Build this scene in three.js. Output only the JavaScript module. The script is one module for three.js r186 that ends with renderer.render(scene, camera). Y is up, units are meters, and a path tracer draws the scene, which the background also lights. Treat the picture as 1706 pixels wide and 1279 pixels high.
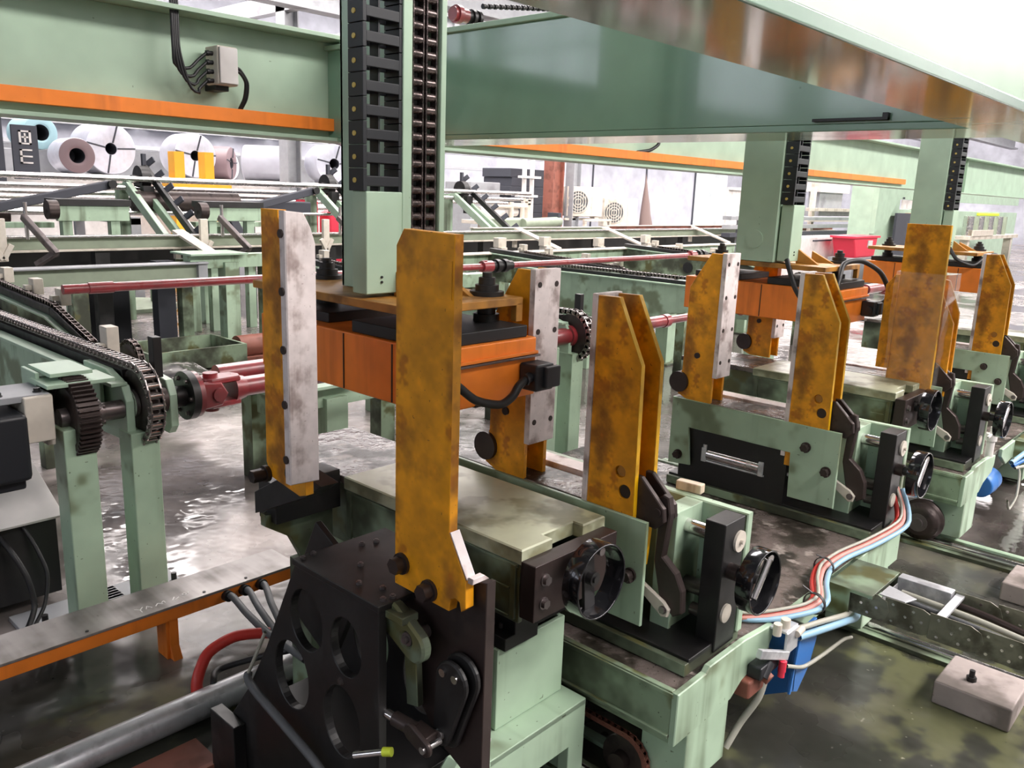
import * as THREE from 'three';
import { RoundedBoxGeometry } from 'three/addons/geometries/RoundedBoxGeometry.js';
import { mergeGeometries } from 'three/addons/utils/BufferGeometryUtils.js';
import { RectAreaLightUniformsLib } from 'three/addons/lights/RectAreaLightUniformsLib.js';
RectAreaLightUniformsLib.init();

// ---------------------------------------------------------------- camera, light, exposure
const scene = new THREE.Scene();
const camera = new THREE.PerspectiveCamera(49.418, 1706 / 1279, 0.05, 200);
camera.rotation.order = 'YXZ';
camera.position.set(0, 1.8, 0);
camera.rotation.set(-0.22511, -0.82883, 0.03636);
const renderer = new THREE.WebGLRenderer({ antialias: true });
renderer.toneMapping = THREE.LinearToneMapping;
renderer.toneMappingExposure = 0.95;
renderer.shadowMap.enabled = true;
scene.background = new THREE.Color(0.85, 0.9, 1.0);
scene.backgroundIntensity = 4.0;
const SKYLIGHT = 13;        // radiance of the roof lights
const GLOW = 14;             // panel emission, raised to brighten their reflections in the floor
const ROOF = 8.2;
// roof lights: [x0, x1, d0, d1]  (d = distance in front of the camera along -z)
const ROOF_LIGHTS = [[0, 40, -6.8, -4.2], [5, 50, 5.6, 7.4], [4, 50, 11.5, 14.5], [4, 50, 19, 23]];
const RL_GAIN = [1.02, 0.85, 0.07, 0.22];
ROOF_LIGHTS.forEach(([x0, x1, d0, d1], i) => {
  const l = new THREE.RectAreaLight(0xfff7f4, SKYLIGHT * RL_GAIN[i], x1 - x0, d1 - d0);
  l.position.set((x0 + x1) / 2, ROOF - 0.16, -(d0 + d1) / 2);
  l.lookAt((x0 + x1) / 2, 0, -(d0 + d1) / 2);
  scene.add(l);
});

// ---------------------------------------------------------------- noise and textures
const rng = (s) => () => { s |= 0; s = s + 0x6D2B79F5 | 0; let t = Math.imul(s ^ s >>> 15, 1 | s); t = t + Math.imul(t ^ t >>> 7, 61 | t) ^ t; return ((t ^ t >>> 14) >>> 0) / 4294967296; };
const h2 = (x, y, s) => { let n = Math.imul(x, 374761393) + Math.imul(y, 668265263) + Math.imul(s, 974634777) | 0; n = Math.imul(n ^ n >>> 13, 1274126177); return ((n ^ n >>> 16) >>> 0) / 4294967296; };
function vn(u, v, nx, ny, s) {            // periodic value noise, u, v in 0..1
  const x = u * nx, y = v * ny, xi = Math.floor(x), yi = Math.floor(y);
  let fx = x - xi, fy = y - yi; fx = fx * fx * (3 - 2 * fx); fy = fy * fy * (3 - 2 * fy);
  const a = ((xi % nx) + nx) % nx, b = (a + 1) % nx, c = ((yi % ny) + ny) % ny, d = (c + 1) % ny;
  return (h2(a, c, s) * (1 - fx) + h2(b, c, s) * fx) * (1 - fy) + (h2(a, d, s) * (1 - fx) + h2(b, d, s) * fx) * fy;
}
function fbm(u, v, nx, ny, oct, s) { let a = 0, w = 0.5, t = 0; for (let i = 0; i < oct; i++) { a += w * vn(u, v, nx << i, ny << i, s + i * 17); t += w; w *= 0.55; } return a / t; }
const cl = (x) => Math.max(0, Math.min(1, x)), sm = (a, b, x) => { x = cl((x - a) / (b - a)); return x * x * (3 - 2 * x); };
const mix = (a, b, t) => [a[0] + (b[0] - a[0]) * t, a[1] + (b[1] - a[1]) * t, a[2] + (b[2] - a[2]) * t];
function tex(size, fn, srgb = true, rep = 1, wrap = THREE.RepeatWrapping) {
  const d = new Uint8Array(size * size * 4);
  for (let j = 0; j < size; j++) for (let i = 0; i < size; i++) { const c = fn((i + 0.5) / size, (j + 0.5) / size), k = (j * size + i) * 4; d[k] = c[0]; d[k + 1] = c[1]; d[k + 2] = c[2]; d[k + 3] = 255; }
  const t = new THREE.DataTexture(d, size, size); t.magFilter = THREE.LinearFilter; t.minFilter = THREE.LinearMipmapLinearFilter; t.generateMipmaps = true;
  t.wrapS = t.wrapT = wrap; t.repeat.set(rep, rep); if (srgb) t.colorSpace = THREE.SRGBColorSpace; t.needsUpdate = true; return t;
}
// paint or metal with dirt: base and dirt colours (sRGB 0..255), how much dirt, size of the tile in metres
function grime(base, dirt, o = {}) {
  const { amt = 0.5, lo = 0.5, hi = 0.8, n = 4, streak = 0, speck = 0.0, seed = 1, tile = 1, size = 512, rough = 0.5, dr = 0.25, metal = 0, vary = 0.06, dirt2 = null, bump = 0, ...rest } = o;
  const m = (u, v) => { const a = fbm(u, v, n, n, 5, seed), b = streak ? fbm(u, v, n * 6, Math.max(1, n >> 1), 4, seed + 5) : a; return sm(lo, hi, a * (1 - streak) + b * streak) * amt; };
  const map = tex(size, (u, v) => {
    let k = m(u, v); const s = vn(u, v, 90, 90, seed + 9); if (speck && s > 1 - speck) k = Math.max(k, 0.75 * amt + 0.2);
    const f = 1 + (fbm(u, v, 12, 12, 3, seed + 31) - 0.5) * 2 * vary;
    let c = mix(base, dirt, cl(k)); if (dirt2) c = mix(c, dirt2, sm(0.58, 0.75, fbm(u, v, n * 2, n * 2, 4, seed + 71)) * amt);
    return [cl(c[0] * f / 255) * 255, cl(c[1] * f / 255) * 255, cl(c[2] * f / 255) * 255];
  }, true, 1 / tile);
  const rm = tex(256, (u, v) => { const k = cl(m(u, v) / Math.max(amt, 0.01)); const f = fbm(u, v, 10, 10, 3, seed + 3) - 0.5; const r = cl(rough + dr * k + f * 0.12) * 255; return [0, r, metal * 255]; }, false, 1 / tile);
  const p = { map, roughnessMap: rm, roughness: 1, metalness: metal, ...rest };
  if (bump) { p.bumpMap = tex(512, (u, v) => { const g = fbm(u, v, 24, 24, 4, seed + 13) * 255; return [g, g, g]; }, false, 1 / tile); p.bumpScale = bump; }
  return new THREE.MeshPhysicalMaterial(p);
}
const flat = (c, rough = 0.5, metal = 0, o = {}) => new THREE.MeshPhysicalMaterial({ color: c, roughness: rough, metalness: metal, ...o });

const M = {
  mint: grime([164, 188, 163], [70, 78, 58], { amt: 0.7, lo: 0.5, hi: 0.86, n: 3, streak: 0.5, speck: 0.02, dirt2: [96, 104, 78], seed: 3, rough: 0.42, tile: 1.3 }),
  mintClean: grime([166, 190, 168], [84, 98, 78], { amt: 0.5, lo: 0.55, hi: 0.92, n: 2, streak: 0.55, speck: 0.012, seed: 8, rough: 0.36, tile: 1.7 }),
  mintGloss: grime([122, 156, 134], [74, 92, 76], { amt: 0.4, lo: 0.55, hi: 0.9, n: 2, streak: 0.2, speck: 0.004, seed: 12, rough: 0.2, dr: 0.3, tile: 2.1, clearcoat: 1, clearcoatRoughness: 0.09 }),  // base colour darkened to stand in for shade on the girder
  mintOil: grime([146, 166, 140], [48, 50, 38], { amt: 0.9, lo: 0.36, hi: 0.72, n: 3, speck: 0.02, seed: 21, rough: 0.35, tile: 0.9, dirt2: [86, 84, 48] }),
  cover: grime([196, 200, 172], [92, 90, 66], { amt: 0.85, lo: 0.46, hi: 0.74, n: 4, speck: 0.012, seed: 5, rough: 0.34, tile: 0.8, dirt2: [150, 148, 116] }),
  deck: grime([108, 98, 94], [38, 34, 28], { amt: 0.95, lo: 0.38, hi: 0.66, n: 6, speck: 0.05, seed: 7, rough: 0.22, dr: 0.25, tile: 0.7, dirt2: [150, 140, 134], bump: 0.006 }),
  yellow: grime([228, 154, 20], [116, 70, 18], { amt: 0.8, lo: 0.46, hi: 0.8, n: 4, speck: 0.03, seed: 15, rough: 0.42, tile: 0.45, dirt2: [172, 100, 12], vary: 0.14 }),
  yellowLitEdge: grime([244, 186, 22], [150, 100, 20], { amt: 0.5, lo: 0.5, hi: 0.8, n: 6, seed: 16, rough: 0.4, tile: 0.5 }),  // lit copy of the yellow, for edges that face the light
  tan: grime([176, 122, 48], [98, 66, 30], { amt: 0.8, lo: 0.4, hi: 0.75, n: 4, seed: 18, rough: 0.45, tile: 0.6 }),
  orange: grime([240, 132, 44], [156, 70, 20], { amt: 0.5, lo: 0.5, hi: 0.85, n: 3, streak: 0.7, speck: 0.012, seed: 25, rough: 0.4, tile: 0.9 }),
  black: grime([25, 24, 25], [48, 45, 44], { amt: 0.5, n: 5, seed: 31, rough: 0.42, dr: 0.15, tile: 0.5 }),
  brown: grime([58, 47, 45], [36, 29, 28], { amt: 0.8, n: 4, seed: 33, rough: 0.4, tile: 0.5, metal: 0.35 }),
  steel: grime([122, 114, 114], [66, 60, 58], { amt: 0.8, n: 5, seed: 35, rough: 0.32, tile: 0.4, metal: 0.75 }),
  bright: grime([214, 210, 210], [150, 144, 142], { amt: 0.4, n: 5, seed: 37, rough: 0.18, tile: 0.4, metal: 1 }),
  pad: grime([222, 211, 210], [128, 110, 106], { amt: 0.75, lo: 0.48, hi: 0.76, n: 5, streak: 0.15, speck: 0.03, seed: 41, rough: 0.5, tile: 0.35 }),
  red: grime([158, 52, 58], [92, 34, 36], { amt: 0.7, lo: 0.42, hi: 0.8, n: 4, seed: 43, rough: 0.3, tile: 0.6, clearcoat: 0.9, clearcoatRoughness: 0.28 }),
  gearSteel: grime([66, 56, 54], [38, 33, 32], { amt: 0.7, n: 5, seed: 45, rough: 0.4, tile: 0.3, metal: 0.5 }),
  chain: grime([112, 100, 98], [42, 37, 36], { amt: 0.8, n: 6, seed: 47, rough: 0.26, tile: 0.2, metal: 0.85 }),
  chainBright: grime([150, 142, 140], [52, 46, 46], { amt: 0.8, n: 6, seed: 48, rough: 0.24, tile: 0.2, metal: 0.85 }),
  rubber: flat(0x1b1b1d, 0.5), rubberGrey: flat(0x55575a, 0.55), plastic: flat(0x1d1f24, 0.45),
  white: grime([212, 208, 206], [150, 144, 140], { amt: 0.4, n: 3, seed: 51, rough: 0.5, tile: 1 }),
  cream: grime([206, 198, 186], [150, 140, 126], { amt: 0.5, n: 4, seed: 53, rough: 0.45, tile: 0.6 }),
  grey: grime([150, 152, 156], [104, 104, 106], { amt: 0.6, n: 3, seed: 55, rough: 0.5, tile: 1.4 }),
  roof: grime([120, 122, 124], [90, 90, 92], { amt: 0.5, n: 2, seed: 58, rough: 0.7, tile: 3 }),
  pale: grime([170, 172, 182], [138, 138, 148], { amt: 0.5, n: 2, seed: 57, rough: 0.6, tile: 3 }),
  galv: grime([204, 206, 210], [140, 140, 144], { amt: 0.7, n: 5, speck: 0.03, seed: 59, rough: 0.34, tile: 0.4, metal: 0.5 }),
  redHose: flat(0xc8342c, 0.4), pinkHose: flat(0xc98a80, 0.45), blueHose: flat(0x8fb6cf, 0.4), greyHose: flat(0xa9a89c, 0.45),
  blue: flat(0x2c6cb4, 0.45), brass: flat(0xb5a060, 0.35, 0.6), lime: flat(0xc4d43a, 0.5), amber: flat(0xc8b060, 0.5),
  concrete: grime([168, 156, 152], [104, 96, 90], { amt: 0.7, n: 4, speck: 0.03, seed: 61, rough: 0.7, tile: 0.6 }),
  wood: grime([206, 190, 168], [150, 128, 104], { amt: 0.6, n: 3, streak: 0.8, seed: 63, rough: 0.6, tile: 0.3 }),
  rust: grime([140, 84, 70], [92, 56, 46], { amt: 0.7, n: 4, seed: 65, rough: 0.55, tile: 1 }),
  amberPaint: flat(0xe0a01c, 0.5), teal: flat(0x9cc0c8, 0.5), pinkCoil: flat(0x7c686c, 0.5),
  coilEnd: grime([196, 198, 210], [160, 162, 174], { amt: 0.5, n: 3, streak: 0.3, seed: 67, rough: 0.4, tile: 1.2, metal: 0.3 }),
  redPlastic: flat(0xd8324a, 0.4), charcoal: flat(0x3b3d46, 0.7), film: flat(0xffffff, 0.12, 0, { transmission: 0.92, thickness: 0, ior: 1.4 }),
  lidGrey: grime([150, 144, 142], [84, 78, 74], { amt: 0.8, lo: 0.42, hi: 0.75, n: 3, streak: 0.3, speck: 0.02, seed: 70, rough: 0.34, tile: 0.9, metal: 0.3 }),
  greenGrey: grime([148, 160, 140], [92, 96, 78], { amt: 0.7, n: 3, seed: 69, rough: 0.5, tile: 1.2 }),
  pane: flat(0xffffff, 0.02, 0, { transmission: 1, thickness: 0, ior: 1.5 }),
  lampGlow: new THREE.MeshStandardMaterial({ color: 0xffffff, emissive: 0xfff7f4, emissiveIntensity: GLOW, roughness: 0.6 }),
};

// ---------------------------------------------------------------- geometry helpers (d = -z)
const V = (x, y, d) => new THREE.Vector3(x, y, -d);
const UP = new THREE.Vector3(0, 1, 0);
function uvBox(g) {                       // box-projected uv in metres
  if (g.index) g = g.toNonIndexed();
  const p = g.attributes.position, n = g.attributes.normal, uv = new Float32Array(p.count * 2);
  for (let i = 0; i < p.count; i += 3) {
    const ax = Math.abs(n.getX(i) + n.getX(i + 1) + n.getX(i + 2)), ay = Math.abs(n.getY(i) + n.getY(i + 1) + n.getY(i + 2)), az = Math.abs(n.getZ(i) + n.getZ(i + 1) + n.getZ(i + 2));
    for (let k = i; k < i + 3; k++) {
      const x = p.getX(k), y = p.getY(k), z = p.getZ(k);
      if (ax >= ay && ax >= az) { uv[2 * k] = z; uv[2 * k + 1] = y; } else if (ay >= az) { uv[2 * k] = x; uv[2 * k + 1] = z; } else { uv[2 * k] = x; uv[2 * k + 1] = y; }
    }
  }
  for (const k of Object.keys(g.attributes)) if (!['position', 'normal', 'uv'].includes(k)) g.deleteAttribute(k);
  g.setAttribute('uv', new THREE.BufferAttribute(uv, 2)); g.morphAttributes = {}; g.clearGroups(); return g;
}
function B(x0, x1, y0, y1, d0, d1, r = 0.003) {
  const w = Math.abs(x1 - x0), h = Math.abs(y1 - y0), l = Math.abs(d1 - d0); r = Math.min(r, w * 0.4, h * 0.4, l * 0.4);
  const g = r > 0.0004 ? new RoundedBoxGeometry(w, h, l, 1, r) : new THREE.BoxGeometry(w, h, l);
  return g.translate((x0 + x1) / 2, (y0 + y1) / 2, -(d0 + d1) / 2);
}
const shapeOf = (pts, holes = []) => {
  const s = new THREE.Shape(pts.map(([a, b]) => new THREE.Vector2(a, b)));
  for (const h of holes) s.holes.push(typeof h[0] === 'number' ? new THREE.Path().absellipse(h[0], h[1], h[2], h[3] ?? h[2], 0, 6.2832, true, h[4] ?? 0) : new THREE.Path(h.map(([a, b]) => new THREE.Vector2(a, b))));
  return s;
};
function ext(pts, holes, depth, bev = 0.002) {
  const b = Math.min(bev, depth * 0.3);
  const g = new THREE.ExtrudeGeometry(shapeOf(pts, holes), { depth: depth - 2 * b, bevelEnabled: b > 0, bevelThickness: b, bevelSize: b, bevelOffset: -b, bevelSegments: 1, curveSegments: 20 });
  return g.translate(0, 0, b);
}
const plateX = (x0, x1, pts, holes = [], bev = 0.002) => ext(pts, holes, x1 - x0, bev).rotateY(Math.PI / 2).translate(x0, 0, 0);      // pts [d, y]
const plateZ = (d0, d1, pts, holes = [], bev = 0.002) => ext(pts, holes, d1 - d0, bev).translate(0, 0, -d1);                            // pts [x, y]
const plateY = (y0, y1, pts, holes = [], bev = 0.002) => ext(pts, holes, y1 - y0, bev).rotateX(-Math.PI / 2).translate(0, y0, 0);       // pts [x, d]
function aim(g, a, b) {                   // geometry along +y from the origin, moved to run from a to b
  const v = b.clone().sub(a); return g.applyQuaternion(new THREE.Quaternion().setFromUnitVectors(UP, v.normalize())).translate(a.x, a.y, a.z);
}
function C(a, b, r, seg = 16, r2 = r, open = false) { const L = a.distanceTo(b); return aim(new THREE.CylinderGeometry(r2, r, L, seg, 1, open).translate(0, L / 2, 0), a, b); }
function Lz(a, b, prof, seg = 24) { return aim(new THREE.LatheGeometry(prof.map(([r, t]) => new THREE.Vector2(r, t)), seg), a, b); }      // profile [radius, distance from a]
function R(a, b, r0, r1, seg = 28) { const L = a.distanceTo(b); return Lz(a, b, [[r0, 0], [r1, 0], [r1, L], [r0, L], [r0, 0]], seg); }    // ring
function bar(a, b, w, h) { const L = a.distanceTo(b), g = new RoundedBoxGeometry(w, L, h, 1, Math.min(w, h) * 0.15).translate(0, L / 2, 0); const v = b.clone().sub(a).normalize(); const m = new THREE.Matrix4(); let x = new THREE.Vector3(1, 0, 0); if (Math.abs(v.x) > 0.9) x = new THREE.Vector3(0, 1, 0); const z = x.clone().cross(v).normalize(); x = v.clone().cross(z); m.makeBasis(x, v, z).setPosition(a); return g.applyMatrix4(m); }
function tube(pts, r, seg = 40, rs = 8) { return new THREE.TubeGeometry(new THREE.CatmullRomCurve3(pts, false, 'catmullrom', 0.4), seg, r, rs, false); }
const bolt = (p, dir, r = 0.014, h = 0.012) => { const e = p.clone().addScaledVector(dir, h), w = p.clone().addScaledVector(dir, h * 0.25); return [C(p, w, r * 1.25, 16), C(w, e, r, 6, r * 0.97)]; };
const NX = new THREE.Vector3(-1, 0, 0), PX = new THREE.Vector3(1, 0, 0), PZ = new THREE.Vector3(0, 0, 1), NZ = new THREE.Vector3(0, 0, -1);

// ---------------------------------------------------------------- things and parts
const used = new Map(), baseOf = new WeakMap();
function numbered(n) { const k = used.get(n) ?? 0; used.set(n, k + 1); return k ? `${n}_${String(k).padStart(3, '0')}` : n; }
function thing(name, label, category, base, group) {
  const o = new THREE.Group(); o.name = numbered(name); o.position.copy(base); o.userData = { label, category }; if (group) o.userData.group = group;
  baseOf.set(o, base.clone()); scene.add(o); return o;
}
function merged(geos) { geos = [geos].flat(3).map(uvBox); return geos.length > 1 ? mergeGeometries(geos) : geos[0]; }
function part(parent, name, mat, geos, label) {
  const b = baseOf.get(parent), g = merged(geos).translate(-b.x, -b.y, -b.z), m = new THREE.Mesh(g, mat);
  m.name = name; m.castShadow = m.receiveShadow = true; if (label) m.userData.label = label; baseOf.set(m, b); parent.add(m); return m;
}
function grp(parent, name) { const g = new THREE.Group(); g.name = name; baseOf.set(g, baseOf.get(parent)); parent.add(g); return g; }
function piece(parent, name, mat, geo, pos, quat) {                  // shared geometry, placed in world metres
  const b = baseOf.get(parent), m = new THREE.Mesh(geo, mat); m.name = name; m.position.copy(pos).sub(b); if (quat) m.quaternion.copy(quat); m.castShadow = m.receiveShadow = true; parent.add(m); baseOf.set(m, b); return m;
}
function single(name, label, category, mat, geos, group) {           // a thing that is one mesh
  const g = merged(geos); g.computeBoundingBox(); const bb = g.boundingBox, b = new THREE.Vector3((bb.min.x + bb.max.x) / 2, bb.min.y, (bb.min.z + bb.max.z) / 2);
  const m = new THREE.Mesh(g.translate(-b.x, -b.y, -b.z), mat); m.name = numbered(name); m.position.copy(b); m.userData = { label, category }; if (group) m.userData.group = group;
  m.castShadow = m.receiveShadow = true; baseOf.set(m, b); scene.add(m); return m;
}
function struct(name, mat, geos, label) { const m = new THREE.Mesh(merged(geos), mat); m.name = numbered(name); m.userData = { kind: 'structure' }; if (label) m.userData.label = label; m.castShadow = m.receiveShadow = true; baseOf.set(m, new THREE.Vector3()); scene.add(m); return m; }
function copy(root, dx, label, dd = 0, dy = 0) { const c = root.clone(); c.name = numbered(root.name.replace(/_\d{3}$/, '')); c.position.x += dx; c.position.z -= dd; c.position.y += dy; c.userData = { ...root.userData, label }; baseOf.set(c, c.position.clone()); scene.add(c); return c; }
const quatFrom = (x, y, z) => new THREE.Quaternion().setFromRotationMatrix(new THREE.Matrix4().makeBasis(x, y, z));
// one pitch of a roller chain: x across, y along, z out of the loop
function linkGeo(pitch, w, r, strands = 1) {
  const gs = []; const t = w * 0.12;
  for (let s = 0; s < strands; s++) {
    const o = (s - (strands - 1) / 2) * w * 1.12;
    gs.push(new THREE.CylinderGeometry(r, r, w * 0.72, 10).rotateZ(Math.PI / 2).translate(o, 0, 0));
    for (const k of [-1, 1]) gs.push(new RoundedBoxGeometry(t, pitch * 1.5, r * 2.1, 1, t * 0.3).translate(o + k * w * 0.42, pitch * 0.1, 0));
  }
  gs.push(new THREE.CylinderGeometry(r * 0.5, r * 0.5, w * (strands * 1.12 + 0.05), 8).rotateZ(Math.PI / 2));
  return mergeGeometries(gs.map(uvBox));
}
function chainAlong(parent, mat, pts, pitch, w, r, strands = 1, name = 'chain_link', closed = false) {   // pts: Vector3 in the plane x = const
  const geo = linkGeo(pitch, w, r, strands), c = new THREE.CurvePath(); const n = pts.length;
  for (let i = 0; i < n - (closed ? 0 : 1); i++) c.add(new THREE.LineCurve3(pts[i], pts[(i + 1) % n]));
  const L = c.getLength(), k = Math.floor(L / pitch + 1e-6);
  for (let i = 0; i < k; i++) {
    const p = c.getPointAt(cl(i * pitch / L)), q = c.getPointAt(cl((i * pitch + pitch * 0.9) / L)), y = q.clone().sub(p).normalize(), x = PX.clone(), z = x.clone().cross(y).normalize();
    piece(parent, name, mat, geo, p, quatFrom(x, y, z));
  }
}

// ================================================================ the hall
{
  const T = 10, X0 = -2, D0 = -2;        // one tile of floor is 10 m: x from -2, d from -2, mirrored beyond
  const blot = (u, v, x, d, rx, rd, s) => { const X = u * T + X0, Dd = v * T + D0; const n = (fbm(u, v, 24, 24, 5, s) - 0.5) * 1.8; return cl(1.35 - Math.hypot((X - x) / rx, (Dd - d) / rd) + n); };
  const moss = (u, v) => Math.max(blot(u, v, 0.7, 2.35, 1.5, 0.55, 91), blot(u, v, 2.8, 0.5, 1.5, 0.8, 93), blot(u, v, 4.2, 0.2, 1.2, 0.8, 94) * 0.7);
  const oil = (u, v) => Math.max(blot(u, v, 0.2, 2.75, 1.4, 0.35, 95), blot(u, v, 2.9, 1.3, 1.8, 0.7, 96), blot(u, v, 1.2, 1.9, 1.3, 0.5, 97));
  const puddle = (u, v) => sm(0.47, 0.60, fbm(u, v, 7, 7, 5, 77));
  const map = tex(2048, (u, v) => {
    const m = moss(u, v), o = oil(u, v), f = fbm(u, v, 60, 60, 4, 78), g = fbm(u, v, 9, 9, 5, 79), p = puddle(u, v), h = fbm(u, v, 40, 8, 4, 83);
    let c = mix([122, 115, 112], [74, 68, 65], sm(0.38, 0.66, g));
    c = mix(c, [150, 144, 138], sm(0.56, 0.78, h) * 0.55);
    c = mix(c, [50, 45, 43], p * 0.6);
    c = mix(c, [196, 186, 184], cl(Math.max(blot(u, v, 2.2, 3.55, 1.1, 0.75, 98), blot(u, v, 2.9, 5.0, 1.6, 0.9, 99)) * 0.8) * (0.9 - 0.5 * p));  // pale patches stand in for the bright reflection on the wet floor
    c = mix(c, [48, 49, 44], cl(o) * 0.75);
    c = mix(c, mix([52, 54, 46], [92, 95, 64], sm(0.48, 0.66, f)), cl(m) * 0.85);
    const s = vn(u, v, 620, 620, 80); if (s > 0.975) c = mix(c, [196, 192, 180], 0.55 * m + 0.2); else if (s < 0.02) c = mix(c, [40, 38, 34], 0.6);
    const k = 0.78 + 0.44 * f; return [cl(c[0] * k / 255) * 255, cl(c[1] * k / 255) * 255, cl(c[2] * k / 255) * 255];
  }, true, 1, THREE.MirroredRepeatWrapping);
  const rough = tex(1024, (u, v) => { const p = puddle(u, v), m = cl(moss(u, v)); const r = 0.27 - 0.21 * p + 0.08 * m + (fbm(u, v, 90, 90, 3, 81) - 0.5) * 0.2; return [0, cl(r) * 255, 0]; }, false, 1, THREE.MirroredRepeatWrapping);
  const bump = tex(1024, (u, v) => { const g = (0.6 * fbm(u, v, 90, 90, 3, 82) + 0.4 * vn(u, v, 300, 300, 84)) * (1 - 0.7 * puddle(u, v)) * 255; return [g, g, g]; }, false, 1, THREE.MirroredRepeatWrapping);
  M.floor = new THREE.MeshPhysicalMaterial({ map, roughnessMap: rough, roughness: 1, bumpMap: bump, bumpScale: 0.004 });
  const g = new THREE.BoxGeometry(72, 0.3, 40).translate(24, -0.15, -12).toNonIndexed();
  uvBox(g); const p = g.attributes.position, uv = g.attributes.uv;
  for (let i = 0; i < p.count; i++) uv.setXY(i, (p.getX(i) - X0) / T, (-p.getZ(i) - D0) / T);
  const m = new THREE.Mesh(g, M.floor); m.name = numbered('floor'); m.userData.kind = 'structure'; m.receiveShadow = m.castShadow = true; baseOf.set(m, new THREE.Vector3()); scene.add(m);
  struct('wall_back', M.pale, B(-9, 54, 0, 9, 27, 27.3, 0));
  // left wall with a band of high windows open to the sky
  struct('wall_left', M.roof, [B(-9, -8.7, 0, 3.2, -8, 27, 0), B(-9, -8.7, 6.2, 9, -8, 27, 0), ...[-8, -1.2, 2.4, 6.0, 9.6, 13.2, 16.8, 20.4, 24].map((d, i) => B(-9, -8.7, 3.2, 6.2, d, i === 0 ? d + 3.6 : i === 8 ? 27 : d + 0.6, 0))]);
  for (let i = 0; i < 7; i++) { const d0 = -0.6 + i * 3.6; struct('window_' + (i + 1), M.grey, [B(-8.9, -8.8, 4.65, 4.75, d0, d0 + 3, 0), B(-8.9, -8.8, 3.2, 6.2, d0 + 1.46, d0 + 1.54, 0)]); struct('window_' + (i + 1) + '_pane', M.pane, B(-8.86, -8.85, 3.2, 6.2, d0, d0 + 3, 0)); }
  struct('wall_right', M.pale, B(53.7, 54, 0, 9, -8, 27, 0));
  struct('wall_front', M.roof, B(-9, 54, 0, 9, -8.3, -8, 0));
  struct('ceiling', M.roof, B(-9, 54, ROOF + 0.1, ROOF + 0.4, -8.3, 27.3, 0));
  ROOF_LIGHTS.forEach(([x0, x1, d0, d1]) => { const m = struct('skylight_panel', M.lampGlow, B(x0, x1, ROOF - 0.1, ROOF + 0.1, d0, d1, 0)); });
  // roof steel seen above the gantry at the upper left
  const steelI = (a, b, h) => [bar(a, b, 0.25, h)];
  for (const [d, y] of [[12, 5.05], [16.2, 5.45]]) struct('ceiling_beam', M.grey, [B(-8, 53, y, y + 0.08, d, d + 0.4, 0), B(-8, 53, y + 0.08, y + 0.5, d + 0.17, d + 0.23, 0), B(-8, 53, y + 0.5, y + 0.58, d, d + 0.4, 0)]);
  for (let i = 0; i < 7; i++) struct('ceiling_beam', M.grey, [B(4 + i * 4, 4.25 + i * 4, 5.9, 6.3, 4.6, 26.9, 0)]);
  for (let i = 0; i < 6; i++) struct('ceiling_post', M.grey, [B(6.2 + i * 3, 6.35 + i * 3, 5.5, 8.2, 16.3, 16.45, 0)]);
}

// ================================================================ gantry over the line
{
  const t = thing('gantry_beam', 'long pale green far gantry beam with an orange strip, behind the chain column', 'beam', V(6, 2, 3.5));
  part(t, 'web', M.mintClean, B(-6, 30, 2.02, 2.44, 3.43, 3.46, 0.002));
  part(t, 'top_flange', M.mintClean, B(-6, 30, 2.44, 2.458, 3.30, 3.62, 0.002));
  part(t, 'bottom_flange', M.mintClean, B(-6, 30, 2.004, 2.02, 3.36, 3.56, 0.002));
  part(t, 'weld_stiffener', M.mintClean, [B(2.52, 2.55, 2.02, 2.44, 3.34, 3.43), B(12.4, 12.42, 2.02, 2.44, 3.36, 3.43)]);
  for (const [a, b] of [[-6, 2.45], [2.75, 10.2]]) part(t, 'orange_strip', M.orange, B(a, b, 2.05, 2.105, 3.385, 3.43, 0.002), 'orange cable strip along the lower edge');
}
{
  const t = thing('gantry_beam', 'huge mint green near gantry beam crossing the top right corner', 'beam', V(5, 1.97, 0.48));
  part(t, 'bottom_plate', M.mintGloss, B(-3, 16, 1.973, 1.992, 0.398, 0.575, 0.003));
  part(t, 'web', M.mintClean, B(-3, 16, 1.992, 2.44, 0.43, 0.55, 0.003));
}
{
  const t = thing('cross_girder', 'glossy green cross girder, shade put into its colour, joining the two gantry beams', 'beam', V(2.5, 2, 2));
  part(t, 'web', M.mintGloss, B(2.4, 2.43, 2.02, 2.405, 0.575, 3.43, 0.002));
  part(t, 'bottom_plate', M.mintGloss, B(2.4, 2.72, 2.0, 2.02, 0.575, 3.36, 0.003));
  part(t, 'top_plate', M.mintClean, B(2.38, 2.74, 2.405, 2.425, 0.575, 3.43, 0.003));
  part(t, 'rear_web', M.mintGloss, B(2.69, 2.72, 2.02, 2.405, 0.575, 3.43, 0.002));
  part(t, 'limit_rod', M.black, [B(2.385, 2.4, 2.026, 2.034, 0.86, 1.07, 0.001), B(2.383, 2.4, 2.026, 2.045, 0.86, 0.875, 0.001)], 'thin black rod near the lower edge');
}
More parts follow.
